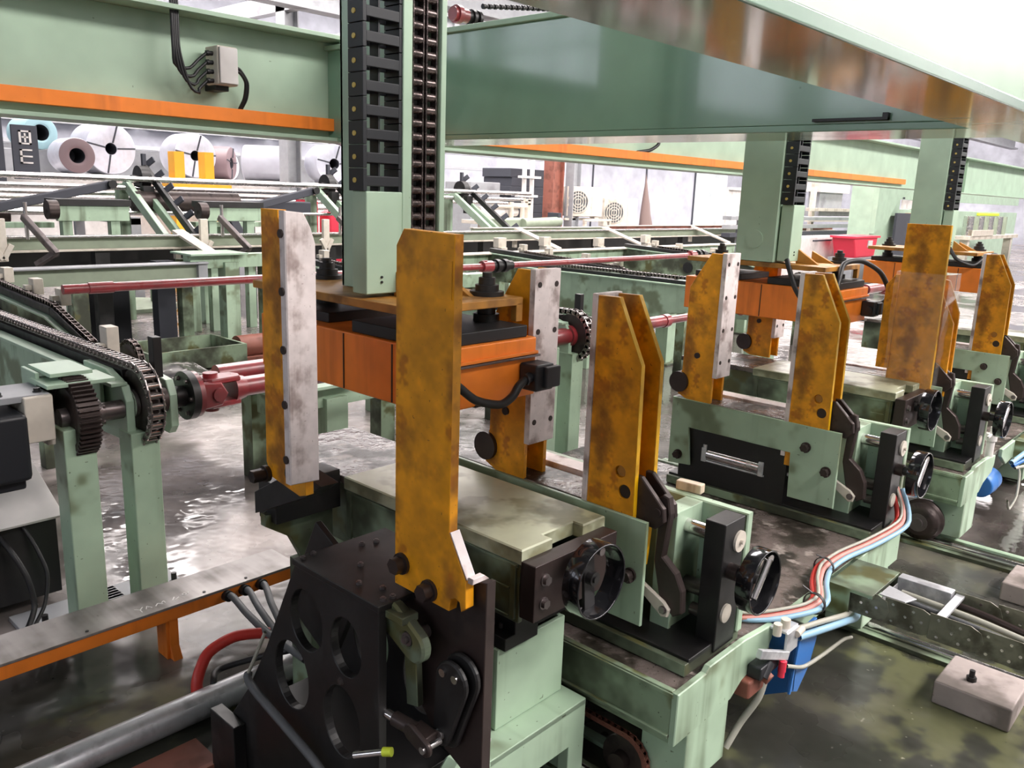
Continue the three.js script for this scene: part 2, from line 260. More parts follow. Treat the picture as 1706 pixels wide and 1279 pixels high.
{
  const t = thing('lift_drive_shaft', 'red coupling and black chain drive above the far gantry beam', 'drive', V(3.4, 2.7, 3.7));
  part(t, 'coupling', M.red, [C(V(3.18, 2.70, 3.43), V(3.28, 2.70, 3.43), 0.035, 20), C(V(3.20, 2.70, 3.43), V(3.23, 2.70, 3.43), 0.046, 20)]);
  part(t, 'hub', M.black, [C(V(3.28, 2.70, 3.43), V(3.38, 2.71, 3.43), 0.03, 16), C(V(3.31, 2.70, 3.43), V(3.33, 2.70, 3.43), 0.042, 14), C(V(3.35, 2.7, 3.43), V(3.37, 2.7, 3.43), 0.042, 14)]);
  part(t, 'support_plate', M.mintClean, B(3.1, 5.2, 2.46, 2.62, 3.46, 3.5));
  const gs = []; for (let i = 0; i < 26; i++) gs.push(C(V(3.38 + i * 0.022, 2.765 + i * 0.0032, 3.41), V(3.396 + i * 0.022, 2.767 + i * 0.0032, 3.41), i % 2 ? 0.010 : 0.014, 8));
  part(t, 'drive_chain', M.black, gs);
}
{ // junction box and cables on the far beam
  const t = thing('junction_box', 'pinkish grey junction box on the far beam with cable glands', 'box', V(1.82, 2.18, 3.36));
  part(t, 'housing', M.cream, B(1.782, 1.872, 2.185, 2.335, 3.30, 3.40, 0.006));
  part(t, 'lid', M.white, B(1.787, 1.867, 2.19, 2.33, 3.29, 3.30, 0.004));
  part(t, 'bracket', M.black, B(1.79, 1.85, 2.165, 2.19, 3.34, 3.43));
  for (let i = 0; i < 4; i++) part(t, 'gland', M.rubber, [C(V(1.785, 2.305 - i * 0.035, 3.34), V(1.755, 2.303 - i * 0.035, 3.34), 0.009, 10), C(V(1.765, 2.304 - i * 0.035, 3.34), V(1.755, 2.303 - i * 0.035, 3.34), 0.012, 6)]);
  for (let i = 0; i < 4; i++) {
    const e = V(1.757, 2.303 - i * 0.035, 3.34), s = (i - 1.5) * 0.008;
    single('cable', ['topmost cable into the left side of the junction box', 'second cable from the top into the junction box', 'third cable from the top into the junction box', 'lowest cable looping under into the junction box'][i], 'cable', M.rubber,
      tube([V(1.628 + s, 2.9, 3.36), V(1.626 + s, 2.47, 3.33), V(1.622 + s, 2.30, 3.32), V(1.632 + s + i * 0.01, 2.24 - i * 0.022, 3.33), V(1.675 + i * 0.012, 2.235 - i * 0.03, 3.33), V(1.72, 2.272 - i * 0.036, 3.34), e], 0.0065, 48));
  }
  for (let i = 0; i < 2; i++) single('cable', ['outer black cable looping right of the junction box down to the orange strip', 'inner black cable looping right of the junction box down to the orange strip'][i], 'cable', M.rubber, tube([V(1.872, 2.262 - i * 0.014, 3.34), V(1.90, 2.258 - i * 0.012, 3.34), V(1.94 - i * 0.008, 2.21, 3.35), V(1.945 - i * 0.01, 2.15, 3.37), V(1.935 - i * 0.008, 2.10, 3.405)], 0.0065, 30));
  single('cable', 'black cable end hanging onto the orange strip right of the chain column', 'cable', M.rubber, tube([V(5.12, 2.2, 3.38), V(5.1, 2.16, 3.38), V(5.02, 2.12, 3.39), V(4.9, 2.1, 3.41)], 0.012, 20));
  for (let i = 0; i < 3; i++) single('cable', ['upper short black cable at the left end of the orange strip', 'middle short black cable at the end of the orange strip', 'lowest short black cable curling at the end of the orange strip'][i], 'cable', M.rubber, tube([V(2.45, 2.095 - i * 0.012, 3.4), V(2.49, 2.115 - i * 0.02, 3.38), V(2.53, 2.115 - i * 0.03, 3.38), V(2.56, 2.10 - i * 0.02, 3.41)], 0.006, 20));
}

// ================================================================ lifters
function makeLifter(dx) {
  const t = thing('lifting_column', dx ? 'second green lifting column, its orange box behind the double yellow post' : 'nearest green lifting column with a double chain and an orange lifting box', 'lifter', V(1.75, 1.17, 2.1));
  if (!dx) {
  // column: channel open towards +z
  part(t, 'column', M.mintClean, [B(1.655, 1.69, 1.48, 3.2, 1.99, 2.02), B(1.804, 1.825, 1.48, 3.2, 1.99, 2.02), B(1.655, 1.672, 1.48, 3.2, 2.0, 2.3), B(1.808, 1.825, 1.48, 3.2, 2.0, 2.3), B(1.66, 1.82, 1.48, 3.2, 2.08, 2.10), B(1.655, 1.825, 1.48, 3.2, 2.285, 2.3)]);
  part(t, 'chain_backing', M.black, B(1.692, 1.803, 1.48, 3.2, 2.055, 2.075, 0));
  const ch = grp(t, 'lifting_chain'); chainAlong(ch, M.chain, [V(1.747, 1.52, 2.012), V(1.747, 2.75, 2.012)], 0.0395, 0.047, 0.013, 2);
  } else part(t, 'column', M.mintClean, [B(1.50, 1.655, 1.48, 3.2, 2.07, 2.30, 0.004), C(V(1.495, 1.60, 2.19), V(1.5, 1.60, 2.19), 0.05, 20)]);
  part(t, 'cable_cover', M.mintClean, [B(1.52, 1.655, 1.49, 1.79, 1.99, 2.06, 0.004), B(1.6, 1.66, 1.55, 1.6, 2.0, 2.05)]);
  part(t, 'screw', M.black, [C(V(1.575, 1.54, 1.99), V(1.575, 1.54, 1.986), 0.004, 8), C(V(1.575, 1.525, 1.99), V(1.575, 1.525, 1.986), 0.004, 8)]);
  // energy chain
  const en = grp(t, 'energy_chain'), pitch = 0.0655;
  const lg = mergeGeometries([B(-0.072, -0.058, 0, pitch * 0.98, -0.035, 0.035, 0.002), B(0.058, 0.072, 0, pitch * 0.98, -0.035, 0.035, 0.002), B(-0.06, 0.06, 0.014, 0.044, -0.035, -0.022, 0.003), B(-0.06, 0.06, 0.014, 0.044, 0.025, 0.035, 0.002), B(-0.006, 0.0, 0, pitch, -0.02, 0.02, 0)].map(uvBox));
  const pg2 = uvBox(new THREE.CylinderGeometry(0.0075, 0.0075, 0.004, 10).rotateZ(Math.PI / 2));
  for (let i = 0; i < 16; i++) { piece(en, 'carrier_link', M.plastic, lg, V(1.585, 1.79 + i * pitch, 2.03)); piece(en, 'link_pin', M.amber, pg2, V(1.512, 1.79 + i * pitch + 0.03, 2.035)); }
  // head plate, pads, nuts
  part(t, 'head_plate', M.tan, [B(1.5, 1.975, 1.452, 1.478, 1.775, 2.6, 0.003), B(1.945, 1.975, 1.40, 1.46, 1.775, 1.80), plateX(1.63, 1.65, [[1.87, 1.478], [2.0, 1.478], [2.0, 1.56]]), plateX(1.83, 1.85, [[1.87, 1.478], [2.0, 1.478], [2.0, 1.54]])]);
  for (const [x, d] of [[1.75, 2.52], [1.905, 1.87]]) {
    part(t, 'tie_nut', M.black, [C(V(x, 1.478, d), V(x, 1.492, d), 0.055, 24), C(V(x, 1.492, d), V(x, 1.512, d), 0.038, 24), C(V(x, 1.512, d), V(x, 1.535, d), 0.028, 6), C(V(x, 1.535, d), V(x, 1.55, d), 0.016, 14)]);
    part(t, 'tie_rod', M.black, [C(V(x, 1.36, d), V(x, 1.46, d), 0.03, 16), C(V(x, 1.39, d), V(x, 1.42, d), 0.042, 16)]);
  }
  part(t, 'rubber_block', M.rubber, [B(1.56, 1.95, 1.358, 1.396, 1.73, 2.12, 0.004), B(1.60, 1.95, 1.358, 1.392, 2.3, 2.6, 0.004)]);
  part(t, 'lifting_box', M.orange, [B(1.546, 1.98, 1.17, 1.358, 1.715, 2.63, 0.006), B(1.546, 1.98, 1.305, 1.315, 1.705, 1.72, 0.002)]);
  part(t, 'seam_strip', M.steel, B(1.60, 1.985, 1.297, 1.304, 1.70, 1.716, 0.001));
  for (let i = 0; i < 3; i++) part(t, 'side_joint', M.brown, B(1.543, 1.547, 1.175, 1.352, 1.9 + i * 0.24, 1.904 + i * 0.24, 0));
  part(t, 'connector', M.plastic, [B(1.90, 1.985, 1.20, 1.285, 1.64, 1.715, 0.008), B(1.93, 2.0, 1.21, 1.278, 1.625, 1.645, 0.006), C(V(1.905, 1.245, 1.67), V(1.875, 1.24, 1.665), 0.016, 14), C(V(1.88, 1.24, 1.665), V(1.872, 1.24, 1.665), 0.02, 8)]);
  part(t, 'drain_slot', M.black, [B(1.71, 1.75, 1.168, 1.176, 1.713, 1.74, 0)]);
  return t;
}
{
  makeLifter(0); const l2 = makeLifter(1); l2.position.x += 2.82;
  copy(l2, 2.82, 'third green lifting column at the right behind the wrapped yellow post');
  single('cable', 'black corrugated cable curving from the connector under the nearest orange lifting box', 'cable', M.rubber, tube([V(1.876, 1.24, 1.665), V(1.84, 1.225, 1.66), V(1.81, 1.20, 1.655), V(1.75, 1.185, 1.65), V(1.66, 1.21, 1.66), V(1.60, 1.26, 1.68)], 0.013, 40));
  single('cable', 'thick black cable looping over the orange box of the second lifting column', 'cable', M.rubber, tube([V(4.34, 1.50, 2.0), V(4.26, 1.36, 1.9), V(4.22, 1.28, 1.8), V(4.30, 1.27, 1.72), V(4.42, 1.40, 1.74), V(4.52, 1.49, 1.76), V(4.66, 1.505, 1.72), V(4.80, 1.44, 1.66), V(4.86, 1.32, 1.62), V(4.80, 1.25, 1.66), V(4.72, 1.24, 1.67)], 0.014, 70));
  single('cable', 'thin black cable hanging in front of the third lifting column head', 'cable', M.rubber, tube([V(7.16, 1.50, 1.98), V(7.1, 1.42, 1.9), V(7.16, 1.38, 1.8), V(7.3, 1.44, 1.76), V(7.45, 1.46, 1.72), V(7.6, 1.38, 1.70)], 0.014, 40));
}

// ================================================================ beds with handwheels
function handwheel(parent, x, y, d, r, w, kind) {
  const a = V(x, y, d + w), b = V(x, y, d);
  const m = part(parent, 'handwheel', M.bw ??= grime([40, 40, 44], [70, 68, 70], { amt: 0.5, n: 5, seed: 95, rough: 0.16, dr: 0.2, tile: 0.2, metal: 0.6, clearcoat: 0.6 }), Lz(a, b, [[r * 0.86, 0], [r, 0.004], [r, w], [r * 0.965, w + 0.003], [r * 0.93, w], [r * 0.90, w * 0.25], [r * 0.86, 0.0]], 40));
  part(m, 'spoke', M.black, kind === 'bar' ? [bar(V(x - r * 0.9, y - 0.03, d + w * 0.85), V(x + r * 0.9, y + 0.03, d + w * 0.85), 0.014, 0.01)] : [bar(V(x + 0.01, y - r * 0.9, d + w * 0.85), V(x - 0.01, y + r * 0.9, d + w * 0.85), 0.045, 0.01)]);
  part(m, 'hub', M.black, [C(V(x, y, d + w + 0.07), V(x, y, d + w * 0.4), 0.02, 18), C(V(x, y, d + w * 0.4), V(x, y, d + w * 0.3), 0.012, 6)]);
  if (kind === 'bar') part(m, 'crank_handle', M.bright, [C(V(x - 0.035, y - 0.045, d + 0.02), V(x + 0.047, y + 0.057, d + 0.02), 0.0145, 14), C(V(x + 0.05, y + 0.06, d + 0.045), V(x + 0.045, y + 0.055, d + 0.012), 0.018, 12)]);
  else part(m, 'crank_handle', M.steel, [C(V(x + 0.006, y + r * 0.78, d + w), V(x + 0.006, y + r * 0.78, d + 0.008), 0.012, 12)]);
  return m;
}
function makeBed() {
  const t = thing('roller_bed', 'closed pale green bed with stained lid and handwheel right of the nearest yellow post', 'bed', V(1.72, 0.66, 1.8));
  part(t, 'lid', M.cover, plateY(0.835, 0.88, [[1.54, 1.354], [1.665, 1.354], [1.665, 1.39], [1.80, 1.39], [1.80, 1.354], [1.905, 1.354], [1.905, 2.14], [1.54, 2.14]], [], 0.004));
  part(t, 'side_panel', M.mintOil, [B(1.548, 1.565, 0.66, 0.835, 1.365, 2.14), B(1.543, 1.55, 0.822, 0.832, 1.37, 2.13), B(1.543, 1.55, 0.665, 0.675, 1.40, 2.13), B(1.54, 1.552, 0.67, 0.83, 1.375, 1.395), B(1.54, 1.552, 0.67, 0.83, 2.105, 2.13), B(1.544, 1.552, 0.75, 0.757, 1.40, 1.47)]);
  part(t, 'side_panel', M.mintOil, [B(1.882, 1.899, 0.66, 0.835, 1.365, 2.14)]);
  part(t, 'end_panel', M.mintOil, B(1.56, 1.885, 0.66, 0.82, 1.375, 1.395));
  part(t, 'guide_rod', M.black, [B(1.62, 1.84, 0.845, 0.87, 1.40, 1.43, 0), B(1.60, 1.85, 0.58, 0.66, 1.42, 2.1)]);
  part(t, 'end_bracket', M.brown, B(1.535, 1.895, 0.69, 0.852, 1.30, 1.352, 0.003));
  for (const [x, y] of [[1.575, 0.805], [1.573, 0.738], [1.69, 0.812]]) part(t, 'bolt', M.steel, bolt(V(x, y, 1.30), PZ, 0.014, 0.014));
  part(t, 'rear_deck', M.deck, B(1.552, 1.93, 0.845, 0.872, 2.14, 2.62, 0.003));
  part(t, 'rear_frame', M.mintOil, B(1.58, 1.9, 0.62, 0.845, 2.14, 2.58));
  handwheel(t, 1.70, 0.79, 1.205, 0.107, 0.055, 'knob');
  return t;
}
const bed1 = makeBed();
{
  const b2 = copy(bed1, 2.82, 'second closed bed with pale lid and handwheel, behind the inverted U plate', 0, 0);
  const b3 = copy(bed1, 5.64, 'third closed bed at the right edge beyond the wrapped yellow post');
  single('caution_label', 'small yellow-green label on the side of the second bed', 'label', M.lime, B(4.361, 4.363, 0.715, 0.755, 1.66, 1.80, 0));
  const s = (a, b, c, d) => B(4.3595, 4.3612, a, b, c, d, 0);
  part(scene.children[scene.children.length - 1], 'lettering', M.olive ??= flat(0x6f7c1c, 0.6), [s(0.722, 0.748, 1.775, 1.782), s(0.722, 0.73, 1.76, 1.775), s(0.722, 0.748, 1.735, 1.742), s(0.742, 0.748, 1.722, 1.735), s(0.722, 0.728, 1.722, 1.735), s(0.722, 0.748, 1.70, 1.707), s(0.732, 0.738, 1.69, 1.70), s(0.722, 0.748, 1.675, 1.682)]);
}
function makeStand() {
  const t = thing('bed_stand', 'pale green welded stand under the nearest bed', 'stand', V(1.6, 0, 1.7));
  part(t, 'column', M.mint, [B(1.552, 1.85, 0.29, 0.545, 1.44, 1.455), B(1.552, 1.567, 0.29, 0.545, 1.455, 2.05), B(1.835, 1.85, 0.29, 0.545, 1.455, 2.05), B(1.552, 1.85, 0.29, 0.52, 2.03, 2.05)]);
  part(t, 'jack_plate', M.black, [B(1.566, 1.835, 0.535, 0.60, 1.50, 2.0), B(1.56, 1.70, 0.545, 0.585, 1.42, 1.5)]);
  for (const x of [1.60, 1.66, 1.78]) part(t, 'jack_bolt', M.steel, [C(V(x, 0.54, 1.475), V(x, 0.575, 1.475), 0.011, 6), C(V(x, 0.575, 1.475), V(x, 0.60, 1.475), 0.007, 10)]);
  part(t, 'base_frame', M.mint, [plateZ(1.36, 1.40, [[1.43, 0.285], [1.875, 0.285], [1.875, 0], [1.80, 0], [1.80, 0.15], [1.50, 0.15], [1.50, 0], [1.43, 0]]), B(1.84, 1.875, 0, 0.285, 1.40, 2.05), B(1.43, 1.875, 0.265, 0.287, 1.36, 2.05), B(1.43, 1.465, 0, 0.265, 1.40, 2.05)]);
  part(t, 'foot_block', M.mint, [plateZ(1.30, 1.36, [[1.24, 0.30], [1.24, 0.36], [1.28, 0.40], [1.36, 0.40], [1.40, 0.34], [1.40, 0.2], [1.24, 0.2]], [], 0.012)]);
  part(t, 'foot_pad', M.white, B(1.30, 1.40, 0.40, 0.412, 1.31, 1.36));
  return t;
}
copy(makeStand(), 2.82, 'pale green welded stand under the second bed, between the two carriages');

// ================================================================ nearest (end) clamp on its black bracket
{
  const t = thing('perforated_bracket', 'black bracket with large round holes carrying the nearest yellow post', 'bracket', V(1.2, 0, 1.7));
  const side = (x) => plateX(x, x + 0.025, [[1.747, 0.845], [1.40, 0.845], [1.40, 0], [2.12, 0], [2.12, 0.22], [2.005, 0.37], [1.90, 0.545]], [[1.70, 0.705, 0.072, 0.085], [1.53, 0.70, 0.062, 0.078], [1.775, 0.515, 0.08, 0.098], [1.55, 0.485, 0.076, 0.098]]);
  part(t, 'side_plate', M.black, side(1.10)); part(t, 'side_plate', M.black, side(1.365));
  part(t, 'top_plate', M.black, B(1.095, 1.40, 0.845, 0.862, 1.395, 1.752));
  part(t, 'rear_plate', M.black, [bar(V(1.245, 0.84, 1.745), V(1.245, 0.54, 1.895), 0.02, 0.24)]);
  part(t, 'base_plate', M.black, B(1.06, 1.42, 0, 0.03, 1.40, 2.16));
  part(t, 'foot_tab', M.black, [B(1.06, 1.10, 0.03, 0.24, 2.03, 2.17)]);
  part(t, 'cross_plate', M.black, [B(1.12, 1.365, 0.3, 0.32, 1.42, 2.0)]);
  for (const [x, d] of [[1.115, 1.73], [1.15, 1.735], [1.20, 1.60], [1.135, 1.52], [1.16, 1.46], [1.125, 1.415], [1.15, 1.41], [1.28, 1.70], [1.32, 1.69]]) part(t, 'screw', M.steel, [C(V(x, 0.862, d), V(x, 0.868, d), 0.008, 10), C(V(x, 0.868, d), V(x, 0.871, d), 0.005, 6)]);
  part(t, 'screw', M.steel, bolt(V(1.10, 0.60, 1.55), NX, 0.008, 0.006));
}
{
  const t = thing('clamp_linkage', 'dark linkage with a green cam lever under the nearest yellow post', 'linkage', V(1.22, 0.3, 1.35));
  part(t, 'arm_plate', M.brown, plateX(1.208, 1.238, [[1.16, 0.968], [1.44, 0.90], [1.42, 0.62], [1.30, 0.5], [1.16, 0.44]]));
  const hull = (c1, r1, c2, r2, n = 12) => { const a0 = Math.atan2(c2[1] - c1[1], c2[0] - c1[0]), k = Math.acos((r1 - r2) / Math.hypot(c2[0] - c1[0], c2[1] - c1[1])), o = []; for (let i = 0; i <= n; i++) { const a = a0 + k + (6.2832 - 2 * k) * i / n; o.push([c1[0] + r1 * Math.cos(a), c1[1] + r1 * Math.sin(a)]); } for (let i = 0; i <= n; i++) { const a = a0 - k + 2 * k * i / n; o.push([c2[0] + r2 * Math.cos(a), c2[1] + r2 * Math.sin(a)]); } return o; };
  part(t, 'cam_lever', M.mintOil, [plateX(1.135, 1.165, hull([1.40, 0.815], 0.045, [1.325, 0.775], 0.042), [[1.345, 0.785, 0.018]], 0.006)]);
  part(t, 'cam_pin', M.steel, [C(V(1.138, 0.785, 1.345), V(1.2, 0.785, 1.345), 0.017, 16), C(V(1.128, 0.785, 1.345), V(1.138, 0.785, 1.345), 0.009, 6)]);
  part(t, 'cam_arm', M.mintOil, plateX(1.165, 1.185, [[1.39, 0.79], [1.345, 0.76], [1.335, 0.60], [1.375, 0.59]]));
  part(t, 'stop_block', M.mintOil, B(1.12, 1.17, 0.825, 0.845, 1.34, 1.41));
  part(t, 'link_plate', M.black, plateX(1.165, 1.18, hull([1.225, 0.715], 0.05, [1.255, 0.565], 0.028), [], 0.004));
  part(t, 'link_plate', M.black, plateX(1.187, 1.202, hull([1.215, 0.725], 0.055, [1.25, 0.555], 0.03), [], 0.004));
  for (const [y, d, r] of [[0.735, 1.245, 0.010], [0.735, 1.205, 0.010], [0.57, 1.255, 0.014]]) part(t, 'link_pin', M.bright, C(V(1.157, y, d), V(1.165, y, d), r, 12));
  part(t, 'rod', M.bright, C(V(1.12, 0.575, 1.44), V(1.125, 0.573, 1.365), 0.012, 14));
  part(t, 'clevis', M.gearSteel, [C(V(1.125, 0.573, 1.37), V(1.135, 0.57, 1.30), 0.018, 16), bar(V(1.135, 0.572, 1.31), V(1.14, 0.565, 1.255), 0.04, 0.03), plateX(1.11, 1.122, hull([1.30, 0.575], 0.022, [1.25, 0.558], 0.02), [], 0.003)]);
  part(t, 'clevis_pin', M.bright, C(V(1.104, 0.558, 1.25), V(1.16, 0.558, 1.25), 0.009, 12));
  part(t, 'grease_cap', M.lime, [C(V(1.09, 0.50, 1.37), V(1.10, 0.505, 1.35), 0.011, 12)]);
  part(t, 'grease_pipe', M.bright, C(V(1.05, 0.48, 1.43), V(1.09, 0.50, 1.37), 0.009, 10));
}
{
  const t = thing('clamp_post', 'tall nearest yellow clamp post with two large bolts at its foot', 'post', V(1.185, 0.885, 1.33), 'yellow clamp posts');
  part(t, 'plate', M.yellow, plateX(1.172, 1.198, [[1.43, 0.885], [1.43, 1.681], [1.406, 1.717], [1.245, 1.714], [1.245, 1.07], [1.19, 0.975], [1.188, 0.91], [1.202, 0.897], [1.208, 0.918], [1.222, 0.922], [1.236, 0.915], [1.242, 0.884]], [], 0.0015));
  part(t, 'foot_bevel', M.pad, [plateZ(1.17, 1.186, [[1.174, 0.972], [1.225, 0.972], [1.21, 0.985], [1.176, 0.985]], [], 0.001), bar(V(1.186, 1.072, 1.242), V(1.186, 0.978, 1.187), 0.027, 0.003)], 'bevel strip with pinkish light put into its colour');  // pad colour puts the pinkish light into the bevel
  part(t, 'repair_patch', M.yellow, [B(1.170, 1.173, 1.58, 1.66, 1.25, 1.29, 0.001)]);
  for (const [d, y] of [[1.402, 0.945], [1.305, 0.912]]) part(t, 'bolt', M.brown, bolt(V(1.172, y, d), NX, 0.021, 0.03));
}
{
  const t = thing('clamp_post', 'yellow post with a worn white pad facing the nearest yellow post', 'post', V(1.18, 0.99, 1.87), 'yellow clamp posts');
  part(t, 'plate', M.yellow, plateX(1.172, 1.198, [[1.80, 1.62], [1.90, 1.72], [1.90, 1.738], [1.98, 1.738], [1.99, 1.05], [1.97, 1.01], [1.90, 1.00], [1.83, 0.99], [1.80, 1.0]], [[1.867, 1.042, 0.022]], 0.0015));
  part(t, 'wear_pad', M.pad, plateZ(1.772, 1.80, [[1.112, 1.05], [1.198, 1.045], [1.198, 1.66], [1.185, 1.70], [1.165, 1.735], [1.112, 1.74]], [], 0.003), 'worn white');
  for (const y of [1.685, 1.545, 1.40, 1.26, 1.115]) part(t, 'bolt', M.brown, [...bolt(V(1.135, y, 1.80), NZ, 0.012, 0.02), C(V(1.118, y, 1.79), V(1.108, y, 1.79), 0.011, 10)]);
  part(t, 'pivot_bolt', M.brown, bolt(V(1.172, 1.015, 1.985), NX, 0.019, 0.05));
  part(t, 'pivot_bush', M.black, [C(V(1.168, 1.042, 1.867), V(1.19, 1.042, 1.867), 0.026, 20), C(V(1.165, 1.042, 1.867), V(1.17, 1.042, 1.867), 0.016, 16)]);
  const u = thing('rear_support', 'dark crossbar on a green leg behind the nearest bed, carrying the padded post', 'support', V(1.4, 0, 2.2));
  part(u, 'crossbar', M.black, [B(1.30, 1.54, 0.77, 0.90, 2.16, 2.26), plateX(1.24, 1.30, [[1.83, 1.0], [1.97, 1.02], [2.02, 0.98], [2.18, 0.89], [2.18, 0.82], [1.9, 0.95]])]);
  part(u, 'brace', M.mintOil, plateZ(2.19, 2.22, [[1.28, 0.80], [1.53, 0.77], [1.53, 0.55], [1.43, 0.58], [1.37, 0.70], [1.28, 0.76]]));
  part(u, 'leg', M.mintOil, B(1.43, 1.53, 0, 0.58, 2.18, 2.30));
}

// ================================================================ clamp stations (inverted U plate, bearing block, handwheel) and their posts
function makeStation() {
  const t = thing('clamp_station', 'first clamp station with green cover plate, black bearing block and handwheel, beside the nearest bed', 'clamp', V(2.15, 0.42, 1.6));
  part(t, 'cover_plate', M.mint, plateX(1.995, 2.009, [[2.095, 0.862], [2.095, 0.529], [1.975, 0.54], [1.995, 0.726], [1.479, 0.723], [1.472, 0.52], [1.264, 0.521], [1.266, 0.858]]));
  for (const [d, y] of [[1.41, 0.765], [1.311, 0.678], [2.04, 0.583]]) part(t, 'latch_knob', M.gearSteel, [...bolt(V(1.995, y, d), NX, 0.018, 0.03), bar(V(1.982, y + 0.01, d), V(1.982, y - 0.02, d - 0.01), 0.02, 0.016)]);
  part(t, 'side_plate', M.mint, plateX(2.29, 2.325, [[1.09, 0.46], [2.1, 0.46], [2.1, 0.86], [1.09, 0.86]], [], 0.004));
  part(t, 'rear_block', M.mint, [B(2.13, 2.145, 0.46, 0.86, 1.243, 1.315), B(2.145, 2.29, 0.46, 0.858, 1.248, 1.312)]);
  part(t, 'bearing_block', M.black, B(2.155, 2.278, 0.44, 0.86, 1.092, 1.162, 0.004));
  part(t, 'bearing_cap', M.cream, [C(V(2.245, 0.785, 1.092), V(2.245, 0.785, 1.084), 0.034, 24), C(V(2.245, 0.785, 1.084), V(2.245, 0.785, 1.074), 0.008, 6)]);
  part(t, 'bearing_cap', M.cream, C(V(2.20, 0.56, 1.092), V(2.20, 0.56, 1.085), 0.03, 20));
  part(t, 'shaft', M.brown, [C(V(2.205, 0.70, 1.10), V(2.205, 0.70, 1.06), 0.026, 18), C(V(2.205, 0.70, 1.06), V(2.205, 0.70, 1.03), 0.018, 18)]);
  part(t, 'guide_rod', M.bright, [C(V(2.205, 0.80, 1.16), V(2.205, 0.80, 1.25), 0.024, 20)]);
  part(t, 'guide_rod', M.steel, [C(V(2.22, 0.60, 1.16), V(2.22, 0.60, 1.25), 0.026, 20), C(V(2.19, 0.54, 1.163), V(2.19, 0.54, 1.20), 0.02, 14)]);
  part(t, 'inner_housing', M.black, [B(2.02, 2.12, 0.46, 0.80, 1.50, 2.05), B(2.02, 2.28, 0.44, 0.47, 1.1, 2.1), B(2.12, 2.28, 0.5, 0.8, 1.6, 1.63)]);
  part(t, 'top_plate', M.deck, [B(2.012, 2.17, 0.846, 0.862, 1.53, 2.10), B(2.17, 2.2, 0.80, 0.85, 1.40, 2.08)]);
  part(t, 'slide_bar', M.pad, B(2.205, 2.285, 0.835, 0.868, 1.40, 1.98));
  part(t, 'cylinder', M.bright, [C(V(2.0, 0.605, 1.90), V(2.0, 0.605, 1.63), 0.034, 20)].map((g) => g.translate(0.045, 0, 0)));
  part(t, 'cylinder_cap', M.galv, [B(2.012, 2.078, 0.57, 0.64, 1.90, 1.925), B(2.012, 2.078, 0.57, 0.64, 1.605, 1.63), C(V(2.045, 0.605, 1.60), V(2.045, 0.605, 1.45), 0.009, 10), C(V(2.02, 0.64, 1.91), V(2.02, 0.655, 1.91), 0.01, 10), C(V(2.02, 0.575, 1.9), V(2.02, 0.575, 1.6), 0.005, 6)]);
  part(t, 'lever', M.gearSteel, [plateX(2.055, 2.085, [[1.35, 0.86], [1.255, 0.935], [1.235, 0.93], [1.225, 0.88], [1.24, 0.74], [1.19, 0.70], [1.165, 0.65], [1.16, 0.58], [1.19, 0.56], [1.24, 0.60], [1.27, 0.72], [1.265, 0.84], [1.30, 0.82]], [], 0.004)]);
  part(t, 'fork', M.gearSteel, [plateX(2.03, 2.05, [[1.345, 0.98], [1.32, 0.98], [1.235, 0.90], [1.23, 0.86], [1.26, 0.83], [1.345, 0.84]], [], 0.003), plateX(2.09, 2.11, [[1.345, 0.98], [1.32, 0.98], [1.235, 0.90], [1.23, 0.86], [1.26, 0.83], [1.345, 0.84]], [], 0.003), C(V(2.025, 0.885, 1.255), V(2.115, 0.885, 1.255), 0.014, 14)]);
  part(t, 'link_arm', M.cream, [plateX(2.04, 2.055, [[1.30, 0.61], [1.30, 0.645], [1.215, 0.605], [1.195, 0.585], [1.20, 0.56], [1.22, 0.555]], [], 0.003)]);
  part(t, 'link_pin', M.steel, bolt(V(2.04, 0.58, 1.215), NX, 0.011, 0.008));
  part(t, 'foot', M.mintOil, B(2.0, 2.325, 0.42, 0.46, 1.10, 2.10));
  handwheel(t, 2.205, 0.70, 0.975, 0.10, 0.05, 'bar');
  return t;
}
{
  const s1 = makeStation();
  copy(s1, 1.455, 'second clamp station with inverted U green cover plate, a cylinder visible behind its window');
  copy(s1, 2.82, 'third clamp station behind the second bed with black bearing block and handwheel');
  copy(s1, 4.275, 'fourth clamp station at the right edge below the rightmost yellow post');
}
